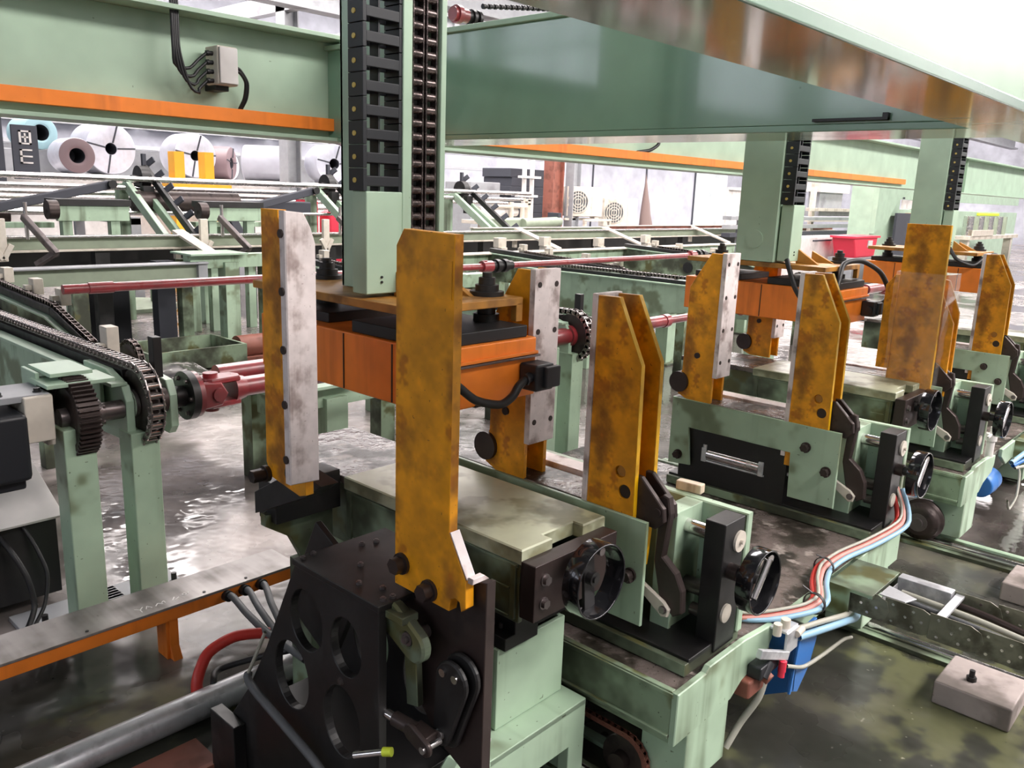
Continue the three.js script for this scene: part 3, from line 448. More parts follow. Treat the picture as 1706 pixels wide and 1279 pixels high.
function makeNearPost() {
  const t = thing('clamp_post', 'double-plate yellow clamp post standing on the first clamp station', 'post', V(2.07, 0.66, 1.42), 'yellow clamp posts');
  const pts = [[1.505, 0.66], [1.505, 1.51], [1.43, 1.512], [1.336, 1.32], [1.329, 0.86], [1.34, 0.66]];
  part(t, 'plate', M.yellow, plateX(2.012, 2.03, pts, [[1.385, 0.985, 0.019], [1.365, 0.925, 0.022]], 0.0015));
  part(t, 'plate', M.yellow, plateX(2.113, 2.131, pts, [], 0.0015));
  part(t, 'plate_edge', M.yellowLitEdge, [2.012, 2.113].flatMap((x) => [bar(V(x + 0.009, 0.66, 1.3395), V(x + 0.009, 0.86, 1.328), 0.0175, 0.002), bar(V(x + 0.009, 0.86, 1.328), V(x + 0.009, 1.32, 1.335), 0.0175, 0.002), bar(V(x + 0.009, 1.32, 1.335), V(x + 0.009, 1.512, 1.4295), 0.0175, 0.002)]), 'plate edge with the light on it put into a brighter yellow');
  part(t, 'wear_pad', M.pad, B(2.008, 2.135, 0.70, 1.515, 1.505, 1.525), 'worn white');
  part(t, 'web', M.yellow, B(2.03, 2.113, 0.66, 1.45, 1.485, 1.505));
  part(t, 'bolt', M.brown, C(V(2.018, 0.925, 1.365), V(2.03, 0.925, 1.365), 0.021, 18));
  part(t, 'bolt', M.tan, C(V(2.02, 0.985, 1.385), V(2.03, 0.985, 1.385), 0.018, 6));
  return t;
}
function makeFarPost() {
  const t = thing('clamp_post', 'yellow post with bolted white pad behind the first double-plate post', 'post', V(2.07, 0.86, 1.85), 'yellow clamp posts');
  const pts = [[1.772, 0.86], [1.772, 1.562], [1.83, 1.562], [1.93, 1.40], [1.935, 1.0], [1.96, 0.95], [1.95, 0.88], [1.90, 0.86]];
  part(t, 'plate', M.yellow, plateX(2.004, 2.022, pts, [[1.86, 1.08, 0.016]], 0.0015));
  part(t, 'plate', M.yellow, plateX(2.104, 2.122, pts, [], 0.0015));
  part(t, 'wear_pad', M.pad, B(2.0, 2.126, 0.985, 1.566, 1.748, 1.772, 0.003), 'worn white');
  for (let i = 0; i < 4; i++) for (const x of [2.022, 2.105]) part(t, 'bolt', M.brown, C(V(x, 1.06 + i * 0.152, 1.7465), V(x, 1.06 + i * 0.152, 1.756), 0.0095, 14));
  part(t, 'pivot', M.brown, C(V(1.99, 0.94, 1.945), V(2.13, 0.94, 1.945), 0.05, 22)); part(t, 'dowel', M.brown, C(V(1.998, 1.08, 1.86), V(2.006, 1.08, 1.86), 0.014, 14));
  return t;
}
{
  const n1 = makeNearPost(), f1 = makeFarPost();
  copy(n1, 1.445, 'double-plate yellow clamp post rising behind the inverted U plate of the second station');
  copy(n1, 4.275, 'double-plate yellow clamp post at the right edge of the picture');
  copy(f1, 1.455, 'yellow post with narrow pitted white pad left of the second orange lifting box', 0.126);
  copy(f1, 2.82, 'short yellow post with plain white pad seen low behind the second orange box', 0.5);
  // wrapped post on the third station
  const t = thing('clamp_post', 'tall wide yellow post wrapped in clear plastic film', 'post', V(4.86, 0.8, 1.44), 'yellow clamp posts');
  part(t, 'plate', M.yellow, plateX(4.80, 4.826, [[1.56, 0.80], [1.555, 1.715], [1.335, 1.715], [1.322, 0.80]], [], 0.0015));
  part(t, 'plate_edge', M.yellowLitEdge, [bar(V(4.813, 0.80, 1.3215), V(4.813, 1.713, 1.3345), 0.024, 0.002)], 'plate edge with the light on it put into a brighter yellow');
  part(t, 'rib_plate', M.yellow, [plateX(4.86, 4.878, [[1.48, 0.80], [1.48, 1.35], [1.345, 1.35], [1.27, 1.2], [1.265, 0.80]]), plateX(4.94, 4.958, [[1.48, 0.80], [1.48, 1.45], [1.34, 1.42], [1.27, 1.25], [1.265, 0.80]])]);
  part(t, 'rear_plate', M.yellow, plateX(4.79, 4.80, [[1.62, 0.92], [1.62, 1.38], [1.575, 1.44], [1.555, 1.44], [1.555, 0.92]]));
  part(t, 'foot_plate', M.brown, plateX(4.80, 4.84, [[1.60, 0.72], [1.56, 0.81], [1.32, 0.81], [1.29, 0.72]]));
  const f = new THREE.BoxGeometry(0.18, 0.62, 0.262, 8, 26, 12).translate(4.87, 1.15, -1.437), p = f.attributes.position;
  for (let i = 0; i < p.count; i++) { const x = p.getX(i), y = p.getY(i), z = p.getZ(i); const w = (vn(y * 0.9 + z * 0.4 + 3, z * 1.3 + x + 5, 7, 5, 401) - 0.5) * 0.02 + (vn(y + x * 0.5 + 2, z * 2 - y * 0.7 + 6, 17, 9, 402) - 0.5) * 0.008; p.setX(i, x + (x > 4.87 ? 1 : -1) * Math.abs(w)); p.setZ(i, z + (z > -1.437 ? 1 : -1) * Math.abs(w)); }
  f.computeVertexNormals(); part(t, 'plastic_film', M.film, f, 'creased clear plastic');
}

// ================================================================ carriages, hoses, rails
function makeCarriage() {
  const t = thing('carriage', 'wide pale green rail carriage with an oily deck carrying the first two clamp stations', 'carriage', V(2.8, 0, 1.8));
  part(t, 'deck', M.deck, B(1.925, 3.72, 0.395, 0.418, 1.08, 2.75, 0.002));
  part(t, 'side_channel', M.mintOil, [B(1.905, 1.925, 0.285, 0.425, 1.08, 2.75), B(1.90, 1.93, 0.405, 0.42, 1.075, 2.75), B(1.895, 1.94, 0.275, 0.287, 1.08, 2.75), B(1.91, 1.93, 0.252, 0.275, 1.08, 2.4)]);
  part(t, 'side_channel', M.mint, [B(3.72, 3.745, 0.26, 0.425, 1.08, 2.75)]);
  part(t, 'front_plate', M.mint, plateZ(1.06, 1.082, [[1.904, 0.255], [2.235, 0.258], [2.30, 0.295], [2.46, 0.325], [2.50, 0.37], [2.50, 0.42], [2.30, 0.44], [2.08, 0.44], [2.06, 0.425], [1.904, 0.423]], [], 0.003));
  part(t, 'front_plate', M.mint, plateZ(1.06, 1.082, [[2.66, 0.42], [2.66, 0.375], [2.80, 0.30], [2.96, 0.31], [3.06, 0.345], [3.08, 0.30], [3.40, 0.262], [3.745, 0.262], [3.745, 0.445], [3.3, 0.42]], [], 0.003));
  part(t, 'leg', M.mint, [B(1.985, 2.232, 0.05, 0.256, 1.064, 1.22, 0.003)]);
  part(t, 'leg', M.mint, [B(3.40, 3.65, 0.05, 0.262, 1.064, 1.22, 0.003)]);
  part(t, 'cross_member', M.mintOil, [B(1.93, 3.72, 0.27, 0.395, 1.5, 1.52), B(1.93, 3.72, 0.27, 0.395, 2.3, 2.32), B(2.3, 3.4, 0.2, 0.39, 1.14, 1.16)]);
  const wm = M.gearSteel;
  for (const [x, d] of [[1.86, 2.5], [3.76, 1.24], [3.76, 2.5]]) {
    const w = part(t, 'rail_wheel', wm, [Lz(V(x - 0.03, 0.135, d), V(x + 0.06, 0.135, d), [[0, 0], [0.07, 0], [0.075, 0.012], [0.1, 0.014], [0.1, 0.06], [0.115, 0.062], [0.115, 0.08], [0, 0.08]], 28)]);
    part(w, 'axle_cap', M.gearSteel, [C(V(x - 0.035, 0.135, d), V(x + 0.065, 0.135, d), 0.035, 18)]);
  }
  part(t, 'tray_bracket', M.mintOil, [B(2.96, 3.25, 0.405, 0.42, 0.90, 1.08), B(2.96, 2.975, 0.30, 0.41, 0.98, 1.08)]);
  return t;
}
{
  const c1 = makeCarriage();
  const c2 = copy(c1, 2.82, 'second rail carriage at the right edge with a dark rail wheel showing');
  const rw = part(c2, 'rail_wheel', M.gearSteel, [Lz(V(4.65, 0.135, 1.24), V(4.74, 0.135, 1.24), [[0, 0], [0.07, 0], [0.075, 0.012], [0.1, 0.014], [0.1, 0.06], [0.115, 0.062], [0.115, 0.08], [0, 0.08]], 28)]);
  part(rw, 'axle_cap', M.steel, [C(V(4.645, 0.135, 1.24), V(4.745, 0.135, 1.24), 0.05, 18), C(V(4.63, 0.135, 1.24), V(4.645, 0.135, 1.24), 0.028, 16)]);
  // drive chain under the first carriage
  const t = thing('carriage_drive_chain', 'rusty drive chain bending round a sprocket below the first carriage', 'chain', V(2.0, 0, 1.5));
  const pts = []; for (let i = 0; i <= 12; i++) { const a = -Math.PI / 2 + Math.PI * i / 12; pts.push(V(1.97, 0.075 - 0.085 * Math.sin(a) * -1, 1.27 - 0.085 * Math.cos(a))); }
  const lower = pts[0].y < pts[12].y ? pts[0] : pts[12], upper = pts[0].y < pts[12].y ? pts : pts.reverse();
  chainAlong(t, M.rust, [V(1.97, lower.y, 2.4), ...upper, V(1.97, upper[12].y, 2.4)], 0.025, 0.02, 0.0085, 1);
  part(t, 'sprocket', M.gearSteel, [C(V(1.962, 0.075, 1.27), V(1.978, 0.075, 1.27), 0.075, 24), C(V(1.93, 0.075, 1.27), V(2.0, 0.075, 1.27), 0.03, 18)]);
}
{
  const hose = (pts, r, mat, label) => single('hose', label, 'hose', mat, tube(pts.map(([x, y, d]) => V(x, y, d)), r, 60));
  const run = (dx, dy, dd) => [[2.375, 0.435, 1.42], [2.40, 0.435, 1.2], [2.46, 0.435, 1.125], [2.55, 0.44, 1.065], [2.64, 0.44, 1.03], [2.74, 0.44, 1.03], [2.86, 0.445, 1.085], [2.98, 0.45, 1.12], [3.14, 0.45, 1.12], [3.34, 0.45, 1.09], [3.56, 0.455, 1.065], [3.66, 0.47, 1.06], [3.70, 0.52, 1.08], [3.71, 0.60, 1.12]].map(([x, y, d]) => [x + dx, y + dy, d + dd]);
  hose(run(0, 0, 0), 0.011, M.redHose, 'thick red air hose lying along the front of the first carriage');
  hose(run(0.016, 0.0, -0.02), 0.010, M.pinkHose, 'pale pink hose beside the red hose on the first carriage');
  hose(run(0.03, -0.005, -0.04), 0.010, M.blueHose, 'pale blue hose in front of the red hose on the first carriage');
  hose(run(0.01, 0.018, -0.012), 0.006, M.greyHose, 'thin whitish hose on top of the hose bundle on the first carriage');
  single('cable_tie', 'black cable tie round the hose bundle near the first side handwheel', 'cable tie', M.rubber, [R(V(2.695, 0.443, 1.01), V(2.71, 0.443, 1.01), 0.036, 0.039, 18), bar(V(2.70, 0.48, 1.02), V(2.68, 0.505, 1.05), 0.006, 0.003)]);
  single('cable_tie', 'black cable tie at the bend of the hose bundle', 'cable tie', M.rubber, [R(V(3.0, 0.45, 1.105), V(3.012, 0.45, 1.105), 0.036, 0.039, 18), bar(V(3.005, 0.486, 1.105), V(2.98, 0.50, 1.13), 0.006, 0.003)]);
  hose([[2.56, 0.405, 1.0], [2.72, 0.38, 0.98], [2.9, 0.34, 0.97], [3.10, 0.26, 1.02], [3.28, 0.20, 1.06]], 0.010, M.greyHose, 'grey hose running from the valve toward the steel cable tray');
  hose([[2.56, 0.375, 0.995], [2.72, 0.355, 0.97], [2.9, 0.32, 0.96], [3.12, 0.235, 1.0], [3.30, 0.185, 1.05]], 0.013, M.blueHose, 'pale blue hose running from the valve toward the steel cable tray');
  hose([[2.50, 0.29, 1.0], [2.6, 0.255, 0.98], [2.78, 0.23, 0.98], [2.98, 0.20, 0.99], [3.10, 0.16, 1.0]], 0.007, M.greyHose, 'thin white tube sagging below the valve');
  hose([[2.42, 0.29, 1.03], [2.40, 0.2, 1.04], [2.37, 0.10, 1.08], [2.32, 0.02, 1.1]], 0.012, M.greyHose, 'grey ribbed hose dropping from the valve to the floor');
  const t = thing('air_valve', 'small steel manifold with a red knob on the front edge of the first carriage', 'valve', V(2.5, 0.29, 1.02));
  part(t, 'bracket', M.galv, [B(2.47, 2.56, 0.34, 0.42, 0.995, 1.005), B(2.47, 2.56, 0.415, 0.425, 1.0, 1.06), bar(V(2.32, 0.40, 1.02), V(2.49, 0.335, 1.0), 0.03, 0.02)]);
  for (const [p, q, r] of [[V(2.44, 0.42, 1.02), V(2.44, 0.46, 1.02), 0.014], [V(2.5, 0.425, 1.02), V(2.5, 0.455, 1.02), 0.016], [V(2.53, 0.40, 0.99), V(2.57, 0.405, 0.99), 0.012]]) part(t, 'elbow', M.cream, C(p, q, r, 14));
  part(t, 'knob', M.redPlastic, [C(V(2.455, 0.33, 0.995), V(2.452, 0.295, 0.995), 0.014, 8), C(V(2.452, 0.295, 0.995), V(2.451, 0.275, 0.995), 0.012, 8)]);
  part(t, 'solenoid', M.rust, [B(2.30, 2.44, 0.235, 0.30, 1.03, 1.09, 0.01), C(V(2.38, 0.29, 1.0), V(2.38, 0.32, 1.06), 0.02, 14)]);
  part(t, 'solenoid', M.plastic, [B(2.33, 2.48, 0.30, 0.345, 1.01, 1.06, 0.006), C(V(2.40, 0.34, 1.02), V(2.36, 0.30, 1.02), 0.02, 14)]);
  const b = thing('blue_guard', 'bright blue sheet metal flap below the first carriage front edge', 'guard', V(2.64, 0.16, 1.02));
  part(b, 'sheet', M.blue, [plateZ(1.0, 1.012, [[2.58, 0.38], [2.72, 0.385], [2.74, 0.30], [2.70, 0.21], [2.62, 0.14], [2.55, 0.17]], [], 0.001), plateX(2.575, 2.585, [[1.0, 0.38], [1.10, 0.38], [1.10, 0.1], [1.0, 0.16]], [], 0.001)]);
  part(b, 'fold', M.blue, bar(V(2.585, 0.38, 0.998), V(2.545, 0.165, 0.998), 0.012, 0.008));
  // blue drum and hoses by the second carriage
  const dr = thing('blue_drum', 'small blue drum beside the front leg of the second carriage', 'drum', V(5.35, 0.2, 1.05));
  part(dr, 'shell', M.blue, Lz(V(5.24, 0.24, 1.10), V(5.46, 0.24, 1.10), [[0, 0], [0.06, 0], [0.07, 0.01], [0.07, 0.10], [0.074, 0.11], [0.07, 0.12], [0.07, 0.21], [0.06, 0.22], [0, 0.22]], 26));
  hose([[5.25, 0.19, 0.95], [5.33, 0.12, 0.95], [5.42, 0.18, 0.94], [5.5, 0.30, 0.96], [5.48, 0.38, 1.0]], 0.007, M.greyHose, 'white tube looping round the small blue drum');
  hose([[5.45, 0.36, 1.0], [5.7, 0.40, 0.96], [5.95, 0.42, 0.9], [6.3, 0.46, 0.95]], 0.014, M.blueHose, 'pale blue hose at the right edge beside the blue drum');
  hose([[5.45, 0.345, 0.99], [5.7, 0.365, 0.94], [5.95, 0.39, 0.88], [6.3, 0.43, 0.92]], 0.011, M.blue, 'deep blue hose at the right edge beside the blue drum');
  hose([[5.46, 0.33, 0.98], [5.7, 0.325, 0.92], [5.95, 0.35, 0.86], [6.3, 0.40, 0.9]], 0.009, M.greyHose, 'white hose at the right edge beside the blue drum');
  single('air_filter', 'clear white air filter standing on the second carriage front at the right edge', 'filter', M.white, [C(V(5.24, 0.42, 1.08), V(5.24, 0.52, 1.08), 0.022, 16), C(V(5.24, 0.52, 1.08), V(5.24, 0.56, 1.08), 0.03, 16), bar(V(5.15, 0.555, 1.08), V(5.33, 0.555, 1.08), 0.012, 0.012), C(V(5.24, 0.56, 1.08), V(5.24, 0.60, 1.08), 0.012, 10)]);
  // steel cable chain
  const rivet = uvBox(new THREE.CylinderGeometry(0.0055, 0.0055, 0.009, 8).rotateZ(Math.PI / 2));
  const s = thing('cable_tray_chain', 'perforated steel cable chain with cross bars leading off the first carriage', 'cable chain', V(3.1, 0.28, 0.5));
  for (let i = 0; i < 10; i++) {
    const d1 = 1.02 - i * 0.155, d0 = d1 - 0.175, st = i % 2 ? 0.004 : 0;
    for (const x of [2.985, 3.235]) {
      const k = part(s, 'link_plate', M.steelG ??= grime([128, 128, 112], [74, 72, 58], { amt: 0.8, n: 5, speck: 0.03, seed: 97, rough: 0.38, tile: 0.4, metal: 0.5 }), plateX(x + st, x + st + 0.004, [[d1, 0.322], [d1, 0.42], [d0 + 0.045, 0.42], [d0 + 0.012, 0.405], [d0, 0.371], [d0 + 0.012, 0.337], [d0 + 0.045, 0.322]], [], 0.0006));
      for (const [a, y] of [[0.03, 0.403], [0.03, 0.339], [0.075, 0.371], [0.10, 0.40], [0.10, 0.342], [0.13, 0.371]]) piece(k, 'rivet', M.bright, rivet, V(x + st + 0.0015, y, d1 - a));
    }
    if (i % 2 === 0 && i) part(s, 'cross_bar', M.galv, B(2.99, 3.24, 0.40, 0.412, d1 - 0.045, d1 - 0.015, 0.002));
  }
  part(s, 'end_plate', M.galv, [B(3.0, 3.235, 0.325, 0.40, 0.885, 0.889), plateY(0.415, 0.42, [[3.0, 0.89], [3.1, 0.89], [3.06, 0.78], [3.0, 0.80]], [], 0.001), B(3.19, 3.24, 0.33, 0.425, 0.70, 0.89)]);
  for (let i = 0; i < 4; i++) single('cable', ['brown corrugated cable nearest the right plate of the steel cable chain', 'grey corrugated cable in the middle of the steel cable chain', 'second grey cable lying in the steel cable chain', 'lowest cable lying in the steel cable chain'][i], 'cable', [M.brown, M.greyHose, M.rubberGrey, M.rubberGrey][i], tube([V(3.21 - i * 0.05, 0.385 - i * 0.004, 0.86), V(3.20 - i * 0.05, 0.38 - i * 0.006, 0.6), V(3.19 - i * 0.045, 0.35, 0.3), V(3.2 - i * 0.05, 0.34, -0.45)], 0.013 - i * 0.001, 40));
  // floor rails and pads
  for (const [x, lab] of [[1.88, 'floor rail under the left side of the first carriage'], [3.5, 'floor rail under the steel cable chain'], [4.70, 'floor rail carrying the dark wheel of the second carriage'], [6.5, 'floor rail at the far right edge']]) {
    const r = thing('floor_rail', lab, 'rail', V(x, 0, 1));
    part(r, 'rail_head', M.bright, [C(V(x, 0.03, -2), V(x, 0.03, 3.0), 0.018, 14)]);
    part(r, 'base_strip', M.mintOil, [B(x - 0.055, x + 0.055, 0, 0.02, -2, 3.0, 0.002)]);
    part(r, 'base_strip', M.mint, [B(x + 0.16, x + 0.20, 0, 0.016, -2, 3.0, 0.002)]);
  }
  for (const [x0, x1, d0, d1, lab] of [[3.14, 3.40, 0.44, 0.70, 'worn concrete pad with an anchor bolt, nearest the camera at the right'], [4.28, 4.56, 0.38, 0.74, 'worn concrete pad at the right edge between the floor rails']]) {
    const p = thing('anchor_pad', lab, 'pad', V((x0 + x1) / 2, 0, (d0 + d1) / 2));
    part(p, 'block', M.concrete, B(x0, x1, 0, 0.093, d0, d1, 0.008));
    part(p, 'anchor_bolt', M.black, [C(V(x0 + 0.1, 0.093, d1 - 0.1), V(x0 + 0.1, 0.11, d1 - 0.1), 0.018, 6), C(V(x0 + 0.1, 0.11, d1 - 0.1), V(x0 + 0.1, 0.135, d1 - 0.1), 0.01, 10)]);
  }
  single('wood_offcut', 'pale wooden offcut lying on the side plate of the first clamp station', 'wood', M.wood, bar(V(2.33, 0.877, 1.37), V(2.34, 0.877, 1.28), 0.035, 0.032).rotateY(0));
}

// ================================================================ left: feed arms, drive shaft, motor, gear
function makeArm() {
  const t = thing('feed_conveyor', 'nearest green feed arm with a roller chain running over its end sprocket', 'conveyor', V(1.4, 0, 4.2));
  part(t, 'side_web', M.mint, plateX(1.31, 1.325, [[3.5, 0.985], [6.3, 0.985], [6.3, 0.45], [5.0, 0.55], [4.0, 0.78], [3.5, 0.80]]));
  part(t, 'top_flange', M.mintClean, [B(1.30, 1.365, 0.985, 1.0, 3.36, 6.3)]);
  part(t, 'chain_rail', M.black, [B(1.385, 1.44, 0.93, 1.03, 3.46, 6.3), B(1.365, 1.39, 0.89, 0.96, 3.46, 6.3)]);
  part(t, 'guide_strip', M.cream, [B(1.50, 1.525, 0.96, 1.005, 3.42, 6.0), B(1.47, 1.50, 0.93, 0.965, 3.42, 6.0)]);
  part(t, 'bearing_plate', M.mintClean, plateX(1.342, 1.375, [[3.33, 0.79], [3.33, 0.925], [3.365, 0.985], [3.52, 1.03], [3.75, 1.03], [3.75, 0.74], [3.36, 0.755]], [], 0.003));
  part(t, 'bearing_plate', M.mintClean, plateX(1.522, 1.556, [[3.33, 0.79], [3.33, 0.925], [3.365, 0.985], [3.52, 1.0], [3.6, 1.0], [3.6, 0.76], [3.36, 0.755]], [], 0.003));
  const sp = part(t, 'sprocket', M.gearSteel, [C(V(1.395, 0.905, 3.37), V(1.43, 0.905, 3.37), 0.14, 32), C(V(1.38, 0.905, 3.37), V(1.515, 0.905, 3.37), 0.055, 22)]);
  part(sp, 'collar', M.bright, C(V(1.376, 0.905, 3.37), V(1.392, 0.905, 3.37), 0.06, 24));
  const ch = grp(t, 'drive_chain'), pts = [V(1.412, 1.055, 6.2), V(1.412, 1.06, 3.6)];
  for (let i = 0; i <= 16; i++) { const a = Math.PI * (0.42 - i * 0.068); pts.push(V(1.412, 0.905 + 0.16 * Math.sin(a), 3.37 - 0.16 * Math.cos(a))); }
  chainAlong(ch, M.chainBright, pts, 0.042, 0.062, 0.015, 1);
  part(t, 'stop_post', M.black, B(1.478, 1.515, 1.0, 1.17, 3.36, 3.41));
  part(t, 'carrier_dog', M.cream, [B(1.475, 1.53, 1.02, 1.15, 3.82, 3.90), B(1.44, 1.48, 1.04, 1.075, 3.84, 3.88)]);
  for (const x of [1.085, 1.335]) {
    const l = part(t, 'leg', M.mint, B(x, x + 0.118, 0.02, x < 1.2 ? 0.86 : 0.8, 3.29, 3.41, 0.006));
    part(l, 'foot_plate', M.grey, [B(x - 0.16, x + 0.26, 0, 0.02, 3.24, 3.62, 0.002)]);
    part(l, 'anchor_bolt', M.black, [x < 1.2 ? C(V(x - 0.09, 0.02, 3.40), V(x - 0.09, 0.05, 3.40), 0.022, 6) : C(V(x + 0.2, 0.02, 3.42), V(x + 0.2, 0.05, 3.42), 0.022, 6), x < 1.2 ? C(V(x - 0.09, 0.05, 3.40), V(x - 0.09, 0.09, 3.40), 0.012, 10) : C(V(x + 0.2, 0.05, 3.42), V(x + 0.2, 0.09, 3.42), 0.012, 10)]);
  }
  part(t, 'leg', M.mint, B(1.30, 1.42, 0.0, 0.6, 5.3, 5.42));
  return t;
}
{
  const a = makeArm();
  copy(a, 2.82, 'second green feed arm behind the first double-plate yellow post');
  copy(a, 5.64, 'third green feed arm behind the second orange lifting box');
  const g = thing('drive_gear', 'large brown spur gear at the end of the nearest feed arm', 'gear', V(1.16, 0.74, 3.37));
  const N = 46, pts = []; for (let i = 0; i < N; i++) { const w = 6.2832 / N; for (const [f, r] of [[0, 0.142], [0.25, 0.142], [0.36, 0.158], [0.64, 0.158], [0.75, 0.142]]) { const an = (i + f) * w; pts.push([3.37 + r * Math.cos(an), 0.89 + r * Math.sin(an)]); } }
  part(g, 'toothed_rim', M.gearSteel, plateX(1.125, 1.205, pts, [[3.37, 0.89, 0.12]], 0.002));
  part(g, 'web', M.gearSteel, R(V(1.13, 0.89, 3.37), V(1.165, 0.89, 3.37), 0.03, 0.122, 36));
  part(g, 'hub', M.steel, [C(V(1.10, 0.89, 3.37), V(1.34, 0.89, 3.37), 0.038, 20), C(V(1.205, 0.89, 3.37), V(1.25, 0.89, 3.37), 0.055, 22)]);
  for (let i = 0; i < 4; i++) part(g, 'hub_bolt', M.steel, bolt(V(1.25, 0.89 + 0.045 * Math.sin(i * 1.57 + 0.8), 3.37 + 0.045 * Math.cos(i * 1.57 + 0.8)), PX, 0.009, 0.01));
  const p = thing('drive_pinion', 'small toothed brown pinion between the motor and the large gear', 'gear', V(1.1, 0.83, 3.45));
  const q = []; for (let i = 0; i < 18; i++) { const w = 6.2832 / 18; for (const [f, r] of [[0, 0.052], [0.25, 0.052], [0.36, 0.066], [0.64, 0.066], [0.75, 0.052]]) { const an = (i + f) * w; q.push([3.58 + r * Math.cos(an), 0.93 + r * Math.sin(an)]); } }
  part(p, 'toothed_rim', M.gearSteel, plateX(1.09, 1.18, q, [], 0.002)); part(p, 'shaft', M.steel, C(V(1.05, 0.93, 3.58), V(1.20, 0.93, 3.58), 0.022, 16));
  const m = thing('gear_motor', 'black drive motor with a cream flange at the left edge', 'motor', V(0.7, 0.8, 3.4));
  part(m, 'flange', M.cream, [B(0.965, 1.065, 0.83, 1.005, 3.30, 3.50, 0.006), B(1.045, 1.075, 0.80, 1.0, 3.34, 3.52, 0.004)]);
  part(m, 'body', M.plastic, [B(0.2, 0.965, 0.70, 0.955, 3.26, 3.5, 0.02), B(0.35, 0.95, 0.66, 0.71, 3.3, 3.46, 0.01)]);
  part(m, 'top_plate', M.grey, B(0.2, 1.06, 0.985, 1.01, 3.32, 3.54, 0.003));
  for (const x of [0.90, 1.03]) part(m, 'bolt', M.black, bolt(V(x, 1.01, 3.36), UP, 0.012, 0.015));
  const k = thing('motor_bracket', 'pale green bent plate bracket above the large brown gear', 'bracket', V(1.2, 0.97, 3.5));
  part(k, 'plate', M.mintClean, [B(1.08, 1.235, 1.055, 1.07, 3.36, 3.60, 0.002), B(1.05, 1.30, 1.022, 1.037, 3.31, 3.50, 0.002), B(1.12, 1.22, 0.99, 1.055, 3.50, 3.58)]);
  part(k, 'side_plate', M.mintClean, B(1.06, 1.075, 0.82, 1.06, 3.46, 3.62));
  // lower drive shaft, one run per bay
  const s = thing('drive_shaft', 'thick red cardan shaft leaving the sprocket of the nearest feed arm', 'shaft', V(2.8, 0.8, 3.37));
  const y = 0.905, d = 3.37;
  part(s, 'hub', M.black, [C(V(1.555, y, d), V(1.60, y, d), 0.045, 22), C(V(1.60, y, d), V(1.632, y, d), 0.105, 32)]);
  for (let i = 0; i < 6; i++) part(s, 'flange_bolt', M.steel, bolt(V(1.60, y + 0.08 * Math.sin(i * 1.047), d + 0.08 * Math.cos(i * 1.047)), NX, 0.009, 0.012));
  part(s, 'flange', M.red, [C(V(1.632, y, d), V(1.655, y, d), 0.10, 32)]);
  part(s, 'yoke', M.red, [plateZ(d - 0.075, d - 0.045, [[1.65, y - 0.06], [1.65, y + 0.06], [1.74, y + 0.05], [1.77, y], [1.74, y - 0.05]], [], 0.006), plateZ(d + 0.045, d + 0.075, [[1.65, y - 0.06], [1.65, y + 0.06], [1.74, y + 0.05], [1.77, y], [1.74, y - 0.05]], [], 0.006), plateY(y + 0.04, y + 0.065, [[1.68, d - 0.05], [1.70, d - 0.065], [1.84, d - 0.05], [1.86, d], [1.84, d + 0.05], [1.70, d + 0.065], [1.68, d + 0.05]], [], 0.006), plateY(y - 0.065, y - 0.04, [[1.68, d - 0.05], [1.70, d - 0.065], [1.84, d - 0.05], [1.86, d], [1.84, d + 0.05], [1.70, d + 0.065], [1.68, d + 0.05]], [], 0.006), C(V(1.82, y, d), V(1.88, y, d), 0.066, 24, 0.05)]);
  part(s, 'cross_cap', M.red, [C(V(1.725, y + 0.05, d), V(1.725, y + 0.085, d), 0.032, 20), C(V(1.725, y - 0.085, d), V(1.725, y - 0.05, d), 0.032, 20), C(V(1.725, y, d - 0.085), V(1.725, y, d + 0.085), 0.03, 20)]);
  part(s, 'tube', M.red, [C(V(1.86, y, d), V(2.55, y, d), 0.044, 24), C(V(2.12, y, d), V(2.15, y, d), 0.052, 24), C(V(2.55, y, d), V(3.75, y, d), 0.03, 20), C(V(2.5, y, d), V(2.56, y, d), 0.05, 20), C(V(3.7, y, d), V(4.18, y, d), 0.055, 24)]);
  part(s, 'end_yoke', M.red, [C(V(4.18, y, d), V(4.24, y, d), 0.07, 24), bar(V(4.22, y, d - 0.06), V(4.32, y, d - 0.06), 0.09, 0.03), bar(V(4.22, y, d + 0.06), V(4.32, y, d + 0.06), 0.09, 0.03), C(V(4.28, y - 0.085, d), V(4.28, y + 0.085, d), 0.03, 18), C(V(4.33, y, d), V(4.36, y, d), 0.085, 26)]);
  copy(s, 2.82, 'second red cardan shaft running behind the first double-plate yellow post');
  copy(s, 5.64, 'third red cardan shaft at the right behind the wrapped post');
  const s2 = single('drive_pipe', 'plain pink pipe running behind the thick red cardan shaft', 'pipe', M.red, C(V(1.85, 0.93, 3.56), V(3.9, 0.93, 3.56), 0.045, 22));
  // upper thin drive shafts
  const u = thing('line_shaft', 'thin red and white drive shaft at the left behind the feed chains', 'shaft', V(3, 1.2, 4.38));
  part(u, 'tube', M.red, [C(V(1.5, 1.26, 4.38), V(4.42, 1.26, 4.38), 0.024, 18), C(V(1.62, 1.26, 4.38), V(1.74, 1.26, 4.38), 0.029, 16)]);
  part(u, 'coupling', M.red, [C(V(4.40, 1.26, 4.38), V(4.50, 1.26, 4.38), 0.042, 20), C(V(4.43, 1.225, 4.38), V(4.43, 1.305, 4.38), 0.022, 14)]);
  part(u, 'hub', M.black, [C(V(4.50, 1.26, 4.38), V(4.72, 1.26, 4.38), 0.036, 18), C(V(4.54, 1.26, 4.38), V(4.58, 1.26, 4.38), 0.05, 18), C(V(4.62, 1.26, 4.38), V(4.66, 1.26, 4.38), 0.05, 18)]);
  copy(u, 2.9, 'thin red and white drive shaft above the first double-plate post');
}

